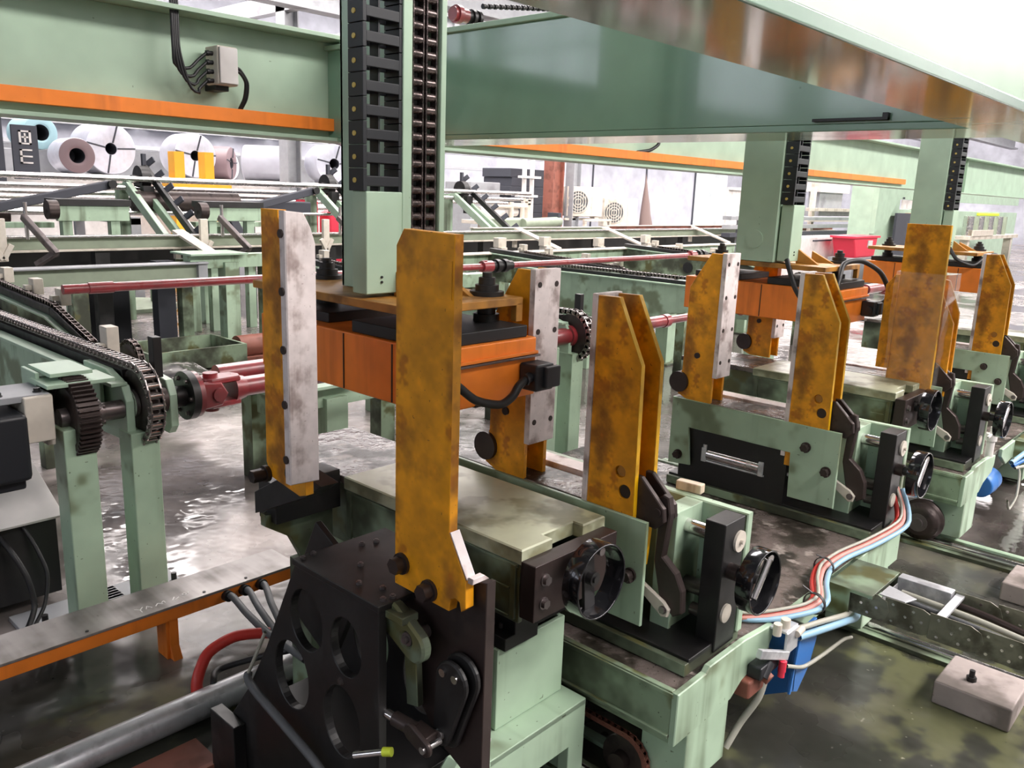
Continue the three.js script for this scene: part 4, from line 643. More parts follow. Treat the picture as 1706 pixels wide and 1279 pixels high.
// ================================================================ left foreground: cable trough, cables, pipe
{
  const t = thing('cable_trough', 'orange edged cable trough with a grey lid crossing the floor at the lower left', 'trough', V(0.8, 0, 2.98));
  part(t, 'lid', M.lidGrey, B(-1.2, 1.83, 0.215, 0.226, 2.88, 3.085, 0.002));
  part(t, 'front_plate', M.orange, B(-1.2, 1.83, 0.165, 0.219, 2.884, 2.894, 0.001));
  part(t, 'back_plate', M.orange, B(-1.2, 1.83, 0.165, 0.215, 3.07, 3.08, 0.001));
  for (const x of [-0.4, 1.27]) { const f = part(t, 'foot', M.orange, [plateX(x, x + 0.035, [[2.895, 0.17], [2.93, 0.17], [3.0, 0.0], [2.87, 0.0], [2.895, 0.05]], [], 0.001), B(x - 0.012, x, 0, 0.17, 2.9, 2.98, 0.001)]); }
  part(t, 'lid_screw', M.black, [0.98, 1.42, 1.6].map((x) => C(V(x, 0.226, 2.905), V(x, 0.229, 2.905), 0.006, 10)));
  // chalk marks on the lid
  const st = (p) => p.slice(1).map(([x, y], i) => bar(V(1.15 + p[i][0] / 2133, 0.2265, 2.90 + (128 - p[i][1]) / 2133), V(1.15 + x / 2133, 0.2265, 2.90 + (128 - y) / 2133), 0.004, 0.0015));
  part(t, 'chalk_marks', M.white, [st([[30, 30], [62, 66], [96, 28]]), st([[62, 66], [60, 112]]), st([[104, 84], [126, 38], [150, 86]]), st([[112, 70], [142, 70]]), st([[180, 84], [210, 50], [240, 84]]), st([[238, 60], [264, 40], [262, 80]]), st([[320, 84], [356, 34]]), st([[340, 90], [384, 60]]), st([[420, 40], [440, 26], [456, 44], [440, 62], [420, 44]]), st([[470, 40], [486, 30]])].flat(), 'white chalk scribble');
  const ends = [[1.66, 1.44], [1.74, 1.47], [1.82, 1.5]];
  for (let i = 0; i < 3; i++) {
    single('cable', ['leftmost of the three black cables leaving the orange trough', 'middle of the three black cables leaving the orange trough', 'rightmost of the three black cables leaving the orange trough'][i], 'cable', M.rubberGrey,
      tube([V(1.50 + i * 0.075, 0.19, 2.90), V(1.505 + i * 0.072, 0.20, 2.84), V(1.48 + i * 0.055, 0.20, 2.70), V(1.45 + i * 0.035, 0.21, 2.52), V(1.43 + i * 0.01, 0.23, 2.38), V(1.42, 0.24, 2.2)], 0.014, 36));
    part(t, 'cable_gland', M.rubber, C(V(1.50 + i * 0.075, 0.19, 2.895), V(1.502 + i * 0.075, 0.195, 2.86), 0.022, 12));
  }
  single('hose', 'thick red hose arching up from the floor behind the perforated bracket', 'hose', M.redHose, tube([V(1.19, 0.02, 2.52), V(1.20, 0.10, 2.54), V(1.26, 0.17, 2.57), V(1.36, 0.20, 2.56), V(1.46, 0.20, 2.5), V(1.56, 0.19, 2.4), V(1.62, 0.14, 2.3), V(1.63, 0.03, 2.2)], 0.02, 60, 12));
  single('floor_pipe', 'large galvanised pipe lying on the floor at the lower left', 'pipe', M.galv, C(V(-1.6, 0.052, 2.47), V(1.62, 0.052, 2.47), 0.05, 28));
  single('cable', 'thin black cable lying over the galvanised floor pipe', 'cable', M.rubber, tube([V(1.22, 0.0, 2.44), V(1.24, 0.10, 2.50), V(1.30, 0.09, 2.57), V(1.42, 0.12, 2.5), V(1.50, 0.16, 2.4)], 0.012, 40));
  single('cable', 'grey braided cable running down the side of the perforated bracket', 'cable', M.rubberGrey, tube([V(1.09, 0.43, 1.985), V(1.08, 0.42, 1.97), V(1.07, 0.41, 1.90), V(1.07, 0.375, 1.75), V(1.07, 0.34, 1.62), V(1.06, 0.28, 1.48), V(1.03, 0.2, 1.36)], 0.012, 60));
  single('cable', 'thin grey wire beside the slanted edge of the perforated bracket', 'cable', M.greyHose, tube([V(1.09, 0.60, 1.885), V(1.088, 0.46, 1.965), V(1.085, 0.40, 2.0), V(1.08, 0.42, 1.98)], 0.005, 30));
  single('steel_channel', 'low brown steel channel on the floor in front of the galvanised pipe', 'channel', M.rust, [B(-0.8, 1.1, 0, 0.02, 2.18, 2.36), B(-0.8, 1.1, 0.0, 0.05, 2.16, 2.18)]);
  for (const [lab, pts, r] of [['black cable hanging at the far left edge beside the stage leg', [V(0.93, 0.36, 3.655), V(0.955, 0.30, 3.58), V(0.985, 0.2, 3.53), V(0.99, 0.09, 3.5), V(0.94, 0.03, 3.44), V(0.88, 0.03, 3.34)], 0.012], ['thin black cable curving down beside the left stage leg', [V(1.02, 0.38, 3.655), V(1.045, 0.30, 3.6), V(1.06, 0.2, 3.54), V(1.03, 0.09, 3.5), V(0.97, 0.03, 3.45), V(0.9, 0.03, 3.32)], 0.008]]) single('cable', lab, 'cable', M.rubber, tube(pts, r, 40));
  const k = thing('drip_cover', 'light grey cover plate on a dark box behind the left stage leg', 'cover', V(0.9, 0, 3.8));
  part(k, 'plate', M.white, bar(V(0.86, 0.62, 4.12), V(0.86, 0.40, 3.62), 0.62, 0.012));
  part(k, 'dark_box', M.black, [plateX(0.55, 1.15, [[3.66, 0.05], [4.12, 0.05], [4.12, 0.58], [3.66, 0.39]])]);
  single('hose', 'dark ribbed hose loop on the floor at the far left edge', 'hose', M.rubber, tube([V(0.50, 0.03, 2.9), V(0.60, 0.04, 2.86), V(0.64, 0.04, 2.78), V(0.60, 0.04, 2.70), V(0.5, 0.03, 2.68)], 0.014, 40));
}

// ================================================================ middle ground: second feed arms, supports, conveyor line
function makeArm2() {
  const t = thing('transfer_arm', 'dark chain transfer arm with white blocks, upper left beyond the nearest feed arm', 'conveyor', V(1.8, 0, 5.6));
  part(t, 'side_web', M.mintOil, plateX(1.70, 1.72, [[4.72, 0.74], [4.72, 0.88], [5.25, 1.0], [7.2, 1.07], [7.2, 0.75], [5.4, 0.72]], [[6.1, 0.88, 0.07]]));
  part(t, 'top_flange', M.mintClean, [bar(V(1.73, 1.0, 5.25), V(1.73, 1.075, 7.2), 0.10, 0.012), bar(V(1.73, 0.885, 4.72), V(1.73, 1.0, 5.25), 0.10, 0.012)]);
  part(t, 'chain_rail', M.black, [bar(V(1.75, 1.03, 5.25), V(1.75, 1.11, 7.2), 0.07, 0.05), bar(V(1.75, 0.90, 4.74), V(1.75, 1.03, 5.25), 0.07, 0.05)]);
  const ch = grp(t, 'transfer_chain'); chainAlong(ch, M.chain, [V(1.75, 0.93, 4.74), V(1.75, 1.065, 5.27), V(1.75, 1.13, 6.7)], 0.045, 0.036, 0.012, 1);
  part(t, 'end_disc', M.black, [C(V(1.69, 0.88, 6.1), V(1.70, 0.88, 6.1), 0.075, 24), ...[0, 1, 2, 3].map((i) => C(V(1.685, 0.88 + 0.05 * Math.sin(i * 1.57), 6.1 + 0.05 * Math.cos(i * 1.57)), V(1.69, 0.88 + 0.05 * Math.sin(i * 1.57), 6.1 + 0.05 * Math.cos(i * 1.57)), 0.01, 8))]);
  for (const d of [5.3, 5.75, 6.3, 6.7]) part(t, 'white_block', M.cream, [B(1.80, 1.86, 1.05 + (d - 5.3) * 0.04, 1.15 + (d - 5.3) * 0.04, d, d + 0.09, 0.004), B(1.76, 1.80, 1.08 + (d - 5.3) * 0.04, 1.11 + (d - 5.3) * 0.04, d + 0.02, d + 0.07, 0.002)]);
  part(t, 'idler_wheel', M.gearSteel, [R(V(1.86, 0.80, 4.55), V(1.90, 0.80, 4.55), 0.05, 0.125, 26), C(V(1.8, 0.80, 4.55), V(1.93, 0.80, 4.55), 0.05, 18)]);
  const ic = grp(t, 'idler_chain'), pts = []; for (let i = 0; i <= 10; i++) { const a = Math.PI * (0.95 - i * 0.11); pts.push(V(1.88, 0.80 + 0.14 * Math.sin(a), 4.55 - 0.14 * Math.cos(a) * -1)); }
  chainAlong(ic, M.chain, pts.reverse(), 0.038, 0.034, 0.011, 1);
  part(t, 'leg', M.mintOil, B(1.70, 1.80, 0, 0.74, 5.5, 5.6)); part(t, 'leg', M.mintOil, B(1.70, 1.80, 0, 0.75, 7.0, 7.1)); part(t, 'leg', M.mintOil, B(1.88, 1.93, 0, 0.76, 4.5, 4.6));
  return t;
}
{
  const a = makeArm2();
  copy(a, 2.82, 'dark chain transfer arm hidden partly by the padded yellow post');
  copy(a, 5.64, 'chain transfer arm with a round black end disc, right of the white bolted pad');
  copy(a, 8.46, 'farthest chain transfer arm behind the second orange box');
  // support frames in the middle ground
  function support(x, d, h, lab) {
    const t = thing('support_frame', lab, 'frame', V(x, 0, d));
    part(t, 'leg', M.mint, B(x, x + 0.16, 0, h - 0.1, d, d + 0.16)); part(t, 'leg', M.mintOil, B(x - 0.34, x - 0.22, 0, h - 0.08, d + 0.3, d + 0.42)); part(t, 'leg', M.mintOil, B(x + 0.5, x + 0.62, 0, h - 0.1, d + 0.1, d + 0.22));
    part(t, 'head_beam', M.mint, [B(x - 0.36, x + 0.7, h - 0.16, h - 0.02, d + 0.04, d + 0.2)]); part(t, 'head_plate', M.mintClean, B(x - 0.4, x + 0.24, h - 0.02, h, d - 0.06, d + 0.4));
    part(t, 'foot_plate', M.mintOil, [B(x - 0.06, x + 0.24, 0, 0.02, d - 0.06, d + 0.24)]);
    return t;
  }
  support(4.42, 8.2, 1.08, 'pale green support frame with a flat head plate left of the padded yellow post');
  support(5.9, 6.4, 0.95, 'pale green support frame behind the big red shaft at mid picture');
  support(7.85, 4.9, 0.92, 'pale green frame right of the first double-plate yellow post');
  support(10.6, 5.4, 0.95, 'pale green frame seen low behind the second orange lifting box');
  support(2.9, 4.2, 0.62, 'short pale green frame visible below the nearest orange lifting box');
  const lb = thing('cross_beam', 'green and grey cross beam behind the thin red shaft at the left', 'beam', V(3, 0.82, 8.2));
  part(lb, 'web', M.greenGrey, B(0.4, 4.2, 0.82, 0.98, 8.2, 8.24)); part(lb, 'flange', M.grey, [B(0.4, 4.2, 0.98, 0.995, 8.12, 8.32), B(4.1, 4.2, 0.78, 1.0, 8.15, 8.2)]);
  for (const x of [0.9, 2.9]) part(lb, 'leg', M.mintOil, B(x, x + 0.14, 0, 0.82, 8.22, 8.36));
  const lb2 = thing('cross_beam', 'pale green cross beam low behind the first double-plate posts', 'beam', V(9, 0.82, 7.2));
  part(lb2, 'web', M.mint, B(6.4, 13.5, 0.86, 1.06, 7.2, 7.24)); part(lb2, 'flange', M.cream, B(6.4, 13.5, 1.06, 1.075, 7.12, 7.34));
  for (const x of [6.6, 9.4, 12.2]) part(lb2, 'leg', M.mintOil, B(x, x + 0.14, 0, 0.86, 7.24, 7.38));
  const tr = thing('drip_tray', 'green oil drip tray on the floor in front of the mid support frames', 'tray', V(3.9, 0, 7.9));
  part(tr, 'wall', M.mintOil, [B(3.3, 4.3, 0, 0.22, 7.6, 7.63), B(3.3, 4.3, 0, 0.22, 8.3, 8.33), B(3.3, 3.33, 0, 0.22, 7.63, 8.3), B(4.27, 4.3, 0, 0.22, 7.63, 8.3)]); part(tr, 'bottom', M.deck, B(3.3, 4.3, 0, 0.02, 7.6, 8.33, 0));
  single('metal_sheet', 'crumpled bright metal sheet on the floor behind the black stop post', 'sheet', M.bright, (() => { const g = new THREE.BoxGeometry(0.75, 0.02, 0.9, 14, 1, 14).translate(3.3, 0.1, -7.05), p = g.attributes.position; for (let i = 0; i < p.count; i++) p.setY(i, p.getY(i) + 0.12 * (vn(p.getX(i) * 0.7, -p.getZ(i) * 0.13 + 0.1, 9, 9, 301) - 0.4)); g.computeVertexNormals(); return g; })());
  single('copper_bar', 'copper coloured bar lying low behind the big red shaft joint', 'bar', M.rust, [C(V(4.35, 0.13, 7.9), V(5.6, 0.13, 7.9), 0.12, 20), B(4.2, 5.8, 0, 0.04, 7.75, 8.05)]);
  single('pump_pot', 'small grey pot on two short posts standing on the wet floor', 'pot', M.greenGrey, [C(V(5.0, 0, 12.2), V(5.0, 0.05, 12.2), 0.7, 24), C(V(4.85, 0.05, 12.2), V(4.85, 0.5, 12.2), 0.14, 16), C(V(5.55, 0.05, 12.2), V(5.55, 0.42, 12.2), 0.16, 16), B(3.4, 5.2, 0.42, 0.62, 12.6, 12.8)]);
  for (const [x, d, lab] of [[4.0, 8.9, 'dark upright post behind the thin red shaft'], [5.15, 8.3, 'green upright pipe post right of the flat head plate frame']]) single('upright_post', lab, 'post', d > 8.5 ? M.charcoal : M.mintOil, [B(x, x + 0.2, 0, 0.95, d, d + 0.15), B(x - 0.05, x + 0.25, 0, 0.02, d - 0.05, d + 0.2)]);

  // long horizontal conveyor line at depth 9..11
  const rail = thing('conveyor_rail', 'long grey steel conveyor rail crossing behind the feed arms', 'rail', V(8, 1.05, 9));
  part(rail, 'top_flange', M.bright, B(-4, 19.6, 1.205, 1.225, 8.95, 9.12)); part(rail, 'web', M.greenGrey, B(-4, 19.6, 1.09, 1.205, 9.03, 9.05)); part(rail, 'bottom_flange', M.cream, B(-4, 19.6, 1.07, 1.09, 8.95, 9.12));
  for (let i = 0; i < 7; i++) part(rail, 'leg', M.black, B(0.6 + i * 2.82, 0.75 + i * 2.82, 0, 1.07, 9.0, 9.12));
  part(rail, 'under_tray', M.black, B(-4, 19.6, 0.86, 1.05, 9.3, 9.34));
  const brn = thing('trough_beam', 'long brownish trough behind the conveyor at the right of the air conditioners', 'beam', V(14, 1.1, 9.8));
  part(brn, 'side', M.rust, B(13.2, 24, 1.1, 1.235, 9.8, 9.83)); part(brn, 'lip', M.cream, [B(13.2, 24, 1.08, 1.10, 9.72, 9.86), B(13.2, 24, 1.235, 1.25, 9.76, 9.86)]);
  const gtr = thing('trough_beam', 'pale green trough below the inclined chain conveyor right of the chain column', 'beam', V(10, 1.05, 9.6));
  part(gtr, 'side', M.greenGrey, B(9.4, 13.0, 1.06, 1.225, 9.6, 9.63)); part(gtr, 'lip', M.cream, [B(9.4, 13.0, 1.04, 1.06, 9.5, 9.66), B(9.4, 13.0, 1.225, 1.24, 9.56, 9.66)]);
  const lip = thing('guide_plates', 'row of slanted pale guide plates along the long conveyor rail', 'guides', V(6, 1.05, 8.9));
  for (const x of [4.35, 6.9, 9.9, 12.2, 15.2]) part(lip, 'guide_plate', M.cream, [bar(V(x, 1.26, 9.1), V(x + 0.12, 0.98, 8.3), 0.14, 0.03), B(x - 0.03, x + 0.03, 0.95, 1.2, 9.1, 9.16)]);
  for (const [y, d, r, lab] of [[1.81, 10.7, 0.035, 'highest long steel tube lying across the inclined conveyors'], [1.70, 10.9, 0.03, 'second long steel tube under the highest one'], [1.62, 11.3, 0.03, 'third long steel tube behind the inclined conveyors'], [1.41, 10.6, 0.022, 'thin round rod running level behind the conveyor rail']]) single('steel_tube', lab, 'tube', M.bright, C(V(-4, y, d), V(d < 10.65 ? 9 : 12, y - 0.02, d), r, 12));
  for (let i = 0; i < 6; i++) single('steel_tube', ['nearest', 'second', 'third', 'fourth', 'fifth', 'farthest'][i] + ' bright long steel tube in the loose stack before the coils', 'tube', M.bright, C(V(2 + i * 0.25, 1.30 + (i % 3) * 0.1, 13.2 + i * 0.35), V(9.5 + i * 0.4, 1.30 + (i % 3) * 0.1, 13.2 + i * 0.35), 0.05, 10), 'loose stack of steel tubes');
  single('tube_cradle', 'grey cradle holding the loose stack of steel tubes', 'cradle', M.grey, [2.5, 5.5, 8.5].flatMap((x) => [B(x, x + 0.15, 0, 1.24, 13.0, 13.15), B(x, x + 0.15, 1.12, 1.22, 13.0, 15.3), B(x, x + 0.15, 0, 1.24, 15.2, 15.3)]));

  function incline() {
    const t = thing('inclined_conveyor', 'leftmost inclined chain conveyor with a black head sprocket', 'conveyor', V(4.87, 0, 10.6));
    const x = 4.87;
    part(t, 'frame_bar', M.mintClean, [bar(V(x - 0.26, 1.76, 11.0), V(x - 0.26, 1.0, 9.75), 0.07, 0.12)]);
    part(t, 'frame_bar', M.mintClean, [bar(V(x - 0.06, 1.55, 10.7), V(x - 0.06, 1.0, 9.75), 0.06, 0.11)]);
    part(t, 'chain_bar', M.black, [bar(V(x + 0.02, 1.96, 11.05), V(x + 0.02, 1.1, 9.7), 0.06, 0.09)]);
    for (let i = 0; i < 6; i++) { const k = i / 5.5; part(t, 'carrier_fin', M.charcoal, [bar(V(x + 0.02, 1.96 - 0.86 * k, 11.05 - 1.35 * k), V(x + 0.11, 2.06 - 0.86 * k, 10.96 - 1.35 * k), 0.03, 0.08)]); }
    part(t, 'chain_strip', M.bright, [bar(V(x + 0.06, 1.93, 11.0), V(x + 0.06, 1.1, 9.68), 0.02, 0.03)]);
    part(t, 'head_sprocket', M.black, [C(V(x - 0.12, 1.82, 10.95), V(x + 0.0, 1.82, 10.95), 0.15, 20), C(V(x - 0.22, 1.80, 10.9), V(x + 0.1, 1.80, 10.9), 0.05, 14), B(x - 0.16, x - 0.02, 1.42, 1.72, 10.7, 10.8)]);
    part(t, 'upright', M.charcoal, B(x - 0.02, x + 0.03, 1.9, 2.12, 11.0, 11.05));
    part(t, 'post', M.mint, [B(x - 0.34, x - 0.22, 0, 1.74, 11.0, 11.14)]);
    part(t, 'lower_leg', M.mint, [B(x - 0.1, x + 0.02, 0, 1.0, 9.7, 9.82)]);
    return t;
  }
  const c1 = incline();
  copy(c1, 2.82, 'middle inclined chain conveyor left of the chain column'); copy(c1, 5.64, 'inclined chain conveyor right of the chain column');
  for (const [x, lab] of [[3.35, 'long grey slanting chute left of the first inclined conveyor'], [6.2, 'long dark slanting chute between the first two inclined conveyors']]) {
    const t = thing('slide_chute', lab, 'chute', V(x, 0, 10.4));
    part(t, 'belt', M.charcoal, [bar(V(x - 0.6, 1.42, 10.2), V(x + 0.85, 1.72, 10.5), 0.1, 0.09)]);
    part(t, 'end_roller', M.black, [C(V(x - 0.62, 1.40, 10.15), V(x - 0.62, 1.40, 10.35), 0.09, 16), C(V(x + 0.87, 1.73, 10.4), V(x + 0.87, 1.73, 10.6), 0.05, 14)]);
    part(t, 'swing_arm', M.charcoal, [bar(V(x - 0.62, 1.4, 10.2), V(x - 0.45, 0.98, 10.1), 0.12, 0.1)]);
    part(t, 'stand', M.mint, [B(x - 1.1, x + 0.1, 1.24, 1.30, 10.15, 10.3), B(x - 1.0, x - 0.88, 0, 1.26, 10.2, 10.32), B(x - 0.75, x - 0.62, 0, 1.26, 10.2, 10.32)]);
    if (x < 5) part(t, 'bearing_bracket', M.mint, [B(x - 1.75, x - 1.62, 0, 1.42, 10.2, 10.3), B(x - 1.82, x - 1.58, 1.28, 1.40, 10.14, 10.24)]);
  }
  for (const [x, lab] of [[3.3, 'dark topped trough box on the conveyor at the far left'], [4.95, 'dark topped trough box right of the leftmost inclined conveyor'], [8.0, 'dark topped trough box seen just left of the chain column']]) {
    const t = thing('trough_box', lab, 'box', V(x, 1.2, 9.6));
    part(t, 'frame', M.mint, [B(x, x + 0.75, 1.34, 1.50, 9.6, 9.66), B(x + 0.05, x + 0.15, 0, 1.34, 9.62, 9.72), B(x + 0.55, x + 0.65, 0, 1.34, 9.62, 9.72)]); part(t, 'dark_top', M.black, B(x - 0.02, x + 0.77, 1.50, 1.57, 9.58, 9.9)); part(t, 'roller', M.gearSteel, C(V(x - 0.12, 1.46, 9.55), V(x - 0.02, 1.46, 9.55), 0.1, 16));
  }
  for (const [x, lab] of [[2.75, 'slanted clamp lever on the conveyor rail at the far left'], [4.75, 'slanted clamp lever on the conveyor rail beside the flat head plate frame'], [6.35, 'slanted clamp lever on the conveyor rail behind the padded yellow post']]) {
    const t = thing('rail_clamp', lab, 'clamp', V(x, 1.0, 8.8));
    part(t, 'lever', M.steel, [bar(V(x, 1.42, 8.9), V(x + 0.14, 1.08, 8.5), 0.05, 0.07), bar(V(x + 0.14, 1.10, 8.52), V(x - 0.02, 0.98, 8.6), 0.04, 0.06)]);
    part(t, 'rod', M.bright, [C(V(x + 0.02, 1.2, 8.88), V(x + 0.02, 1.55, 8.88), 0.02, 8)]); part(t, 'fork', M.cream, [bar(V(x - 0.22, 1.0, 8.85), V(x - 0.22, 1.4, 8.85), 0.09, 0.05), bar(V(x - 0.3, 1.16, 8.83), V(x - 0.22, 1.02, 8.83), 0.05, 0.04), bar(V(x - 0.14, 1.16, 8.83), V(x - 0.22, 1.02, 8.83), 0.05, 0.04)]);
  }
  single('red_sack', 'bright red sack behind the middle inclined conveyor', 'sack', M.redPlastic, [B(7.5, 7.8, 0, 1.62, 11.4, 11.7, 0.08)]);
  single('red_sack', 'second bright red sack lower behind the middle inclined conveyor', 'sack', M.redPlastic, [B(7.95, 8.3, 0, 1.42, 11.4, 11.7, 0.08)]);
  single('dark_drum', 'dark round drum lying on the conveyor at the far left edge', 'drum', M.gearSteel, C(V(1.5, 1.36, 10.9), V(3.2, 1.36, 10.9), 0.16, 20));
  single('under_box', 'black control box under the conveyor rail at the left', 'box', M.plastic, B(3.3, 3.9, 0, 1.0, 9.36, 9.55, 0.02));
  single('motor_box', 'dark box on the conveyor just above the padded yellow post', 'box', M.charcoal, [B(6.05, 7.2, 1.36, 1.56, 10.75, 11.0, 0.02), C(V(5.95, 1.46, 10.87), V(6.1, 1.46, 10.87), 0.12, 16), B(6.2, 6.3, 0, 1.36, 10.8, 10.9), B(6.9, 7.0, 0, 1.36, 10.8, 10.9)]);
  single('roll_drum', 'dark steel roller lying behind the second slanting chute', 'roller', M.gearSteel, C(V(4.6, 1.52, 10.75), V(6.0, 1.52, 10.75), 0.14, 20));
  // stop blocks along the right transfer conveyor
  for (const [x, y, lab] of [[8.35, 1.06, 'first pale stop block on the far transfer line right of the nearest post'], [9.3, 1.06, 'second pale stop block on the far transfer line'], [10.6, 1.03, 'third pale stop block on the far transfer line'], [11.9, 1.06, 'rightmost pale stop block on the far transfer line']]) single('stop_block', lab, 'block', M.cream, [B(x, x + 0.16, y, y + 0.13, 8.0, 8.1), B(x + 0.02, x + 0.14, y - 0.06, y, 7.96, 8.1)]);
  single('transfer_beam', 'dark beam carrying the pale stop blocks of the far transfer line', 'beam', M.charcoal, [B(7.6, 12.6, 0.92, 1.0, 7.95, 8.1), B(7.8, 7.92, 0, 0.92, 7.98, 8.08), B(12, 12.12, 0, 0.92, 7.98, 8.08)]);
}

// ================================================================ far background: coils, columns, air conditioners
{
  function coil(x, y, d, r, hole, len, yaw, end, body, lab, straps = true) {
    const t = thing('steel_coil', lab, 'coil', V(x, y - r, d));
    const ax = new THREE.Vector3(Math.sin(yaw), 0, Math.cos(yaw)), a = V(x, y, d).addScaledVector(ax, -len), b = V(x, y, d);
    part(t, 'wrap', body, Lz(a, b, [[hole, 0.02], [r * 0.97, 0], [r, 0.05], [r, len - 0.05], [r * 0.97, len]], 40));
    part(t, 'end_face', end, Lz(a, b, [[r * 0.97, len], [r * 0.93, len + 0.015], [r * 0.6, len + 0.02], [hole * 1.15, len + 0.015], [hole, len]], 40));
    part(t, 'bore', M.charcoal, [Lz(a, b, [[hole, len], [hole, 0.02]], 28), C(a.clone().addScaledVector(ax, 0.1), a.clone().addScaledVector(ax, 0.14), hole, 28)]);
    if (straps) { const s = new THREE.Vector3(Math.cos(yaw), 0, -Math.sin(yaw)), c = b.clone().addScaledVector(ax, 0.025); for (const [u, v] of [[1, 0.05], [-0.97, 0.2], [0.3, 0.95], [-0.2, -0.98]]) { const dir = s.clone().multiplyScalar(u).addScaledVector(UP, v).normalize(); part(t, 'strap', M.charcoal, bar(c.clone().addScaledVector(dir, hole * 1.05), c.clone().addScaledVector(dir, r * 0.95), 0.035, 0.02)); } }
    return t;
  }
  const W = M.coilEnd, G = M.grey, P = M.pale;
  coil(6.88, 2.72, 20.6, 0.36, 0.173, 0.96, 0.05, M.teal, M.teal, 'pale blue steel coil on the upper row at the far left', false);
  coil(7.18, 2.244, 19.45, 0.374, 0.158, 0.8, -0.05, M.pinkCoil, W, 'dull pink steel coil in a pale wrap at the far left', false);
  coil(8.12, 2.446, 20, 0.576, 0.13, 0.88, 0.05, W, P, 'large white steel coil with crossed straps right of the pink coil');
  coil(10.12, 2.403, 20, 0.533, 0.122, 0.88, -0.05, W, P, 'large white steel coil behind the amber rack');
  coil(11.45, 2.288, 20.7, 0.418, 0.144, 1.2, 0.75, M.pinkCoil, M.pinkCoil, 'brownish steel coil lying turned right of the amber rack');
  coil(12.4, 2.244, 22.4, 0.374, 0.13, 0.96, 0.5, W, W, 'pale bluish steel coil between the brownish and pinkish coils', false);
  coil(13.3, 2.345, 20.6, 0.475, 0.144, 1.36, 0.8, P, M.pale, 'long pinkish white wrapped coil left of the grey building column', false);
  coil(14.1, 2.403, 19.9, 0.533, 0.144, 0.88, -0.2, W, P, 'white steel coil right of the grey building column');
  coil(14.72, 3.25, 20, 0.446, 0.216, 0.8, -0.25, M.pinkCoil, M.pinkCoil, 'brown steel coil on the upper row left of the chain column', false);
  coil(15.3, 2.36, 20, 0.49, 0.144, 0.8, -0.25, W, P, 'white steel coil just left of the chain column');
  single('coil_bed', 'long low pale plinth that carries the row of steel coils', 'plinth', M.white, [B(5.6, 17, 0, 1.87, 19.3, 23.4, 0.02)]);
  single('coil_bed', 'raised dark saddle behind the first row of coils at the far left', 'saddle', M.grey, [B(5.6, 7.4, 1.87, 2.355, 20.62, 22.4, 0.02)]);
  const rk = thing('amber_rack', 'bright amber U shaped rack in front of the white coils', 'rack', V(9.5, 1.5, 18.5));
  part(rk, 'upright', M.amberPaint, B(8.72, 8.95, 1.62, 2.42, 18.2, 18.5)); part(rk, 'upright', M.amberPaint, B(9.42, 9.64, 1.62, 2.44, 18.2, 18.5)); part(rk, 'base', M.amberPaint, [B(8.6, 10.0, 1.44, 1.86, 18.1, 18.6), B(8.7, 8.9, 0, 1.5, 18.2, 18.5), B(9.7, 9.9, 0, 1.5, 18.2, 18.5)]);
  const sg = thing('banner_sign', 'dark upright banner with white block characters at the far left', 'sign', V(5.85, 1.5, 18.4));
  part(sg, 'panel', M.charcoal, [B(5.62, 6.08, 1.72, 2.74, 18.4, 18.46, 0.004), B(5.3, 5.5, 1.6, 3.1, 18.5, 18.7, 0.004)]);
  const gl = (x0, x1, y0, y1) => B(x0, x1, y0, y1, 18.385, 18.4, 0);
  part(sg, 'lettering', M.white, [gl(5.74, 5.78, 2.38, 2.64), gl(5.92, 5.96, 2.38, 2.64), gl(5.74, 5.96, 2.61, 2.64), gl(5.74, 5.96, 2.38, 2.41), gl(5.79, 5.91, 2.50, 2.53), gl(5.835, 5.865, 2.42, 2.59), gl(5.74, 5.96, 2.26, 2.29), gl(5.74, 5.78, 2.02, 2.29), gl(5.74, 5.96, 2.14, 2.17), gl(5.74, 5.96, 2.02, 2.05)]);
  for (const [x, lab] of [[5.0, 'grey blue building column at the far left edge'], [12.2, 'grey steel building column among the coils']]) { const t = thing('building_column', lab, 'column', V(x, 0, 19)); const d = x > 8 ? 18.9 : 18.9; part(t, 'flange', M.grey, [B(x - 0.2, x - 0.16, 0, 8.2, d, d + 0.4), B(x + 0.16, x + 0.2, 0, 8.2, d, d + 0.4)]); part(t, 'web', M.grey, B(x - 0.16, x + 0.16, 0, 8.2, d + 0.18, d + 0.22)); }
  { const t = thing('building_column', 'faded red brown steel column left of the air conditioners', 'column', V(18.0, 0, 15)); part(t, 'flange', M.rust, [B(17.72, 17.76, 0, 8.2, 15, 15.35), B(18.14, 18.18, 0, 8.2, 15, 15.35)]); part(t, 'web', M.rust, B(17.76, 18.14, 0, 8.2, 15.1, 15.14)); }
  { const t = thing('building_column', 'grey steel column right of the faded red brown column', 'column', V(18.9, 0, 15.2)); part(t, 'flange', M.grey, [B(18.72, 18.75, 0, 8.2, 15.1, 15.4), B(19.02, 19.05, 0, 8.2, 15.1, 15.4)]); part(t, 'web', M.grey, B(18.75, 19.02, 0, 8.2, 15.2, 15.24)); }
  for (const [x, lab] of [[16.55, 'left thin white pipe in front of the dark slab stack'], [16.85, 'right thin white pipe in front of the dark slab stack']]) single('vertical_pipe', lab, 'pipe', M.white, C(V(x, 0, 15), V(x, 6, 15), 0.06, 14));
  single('pipe_cross_bar', 'short white cross bar tied to the two thin vertical pipes', 'bar', M.white, [B(16.3, 17.1, 2.18, 2.24, 14.9, 15.0), B(16.2, 17.0, 1.7, 1.76, 14.9, 15.0)]);
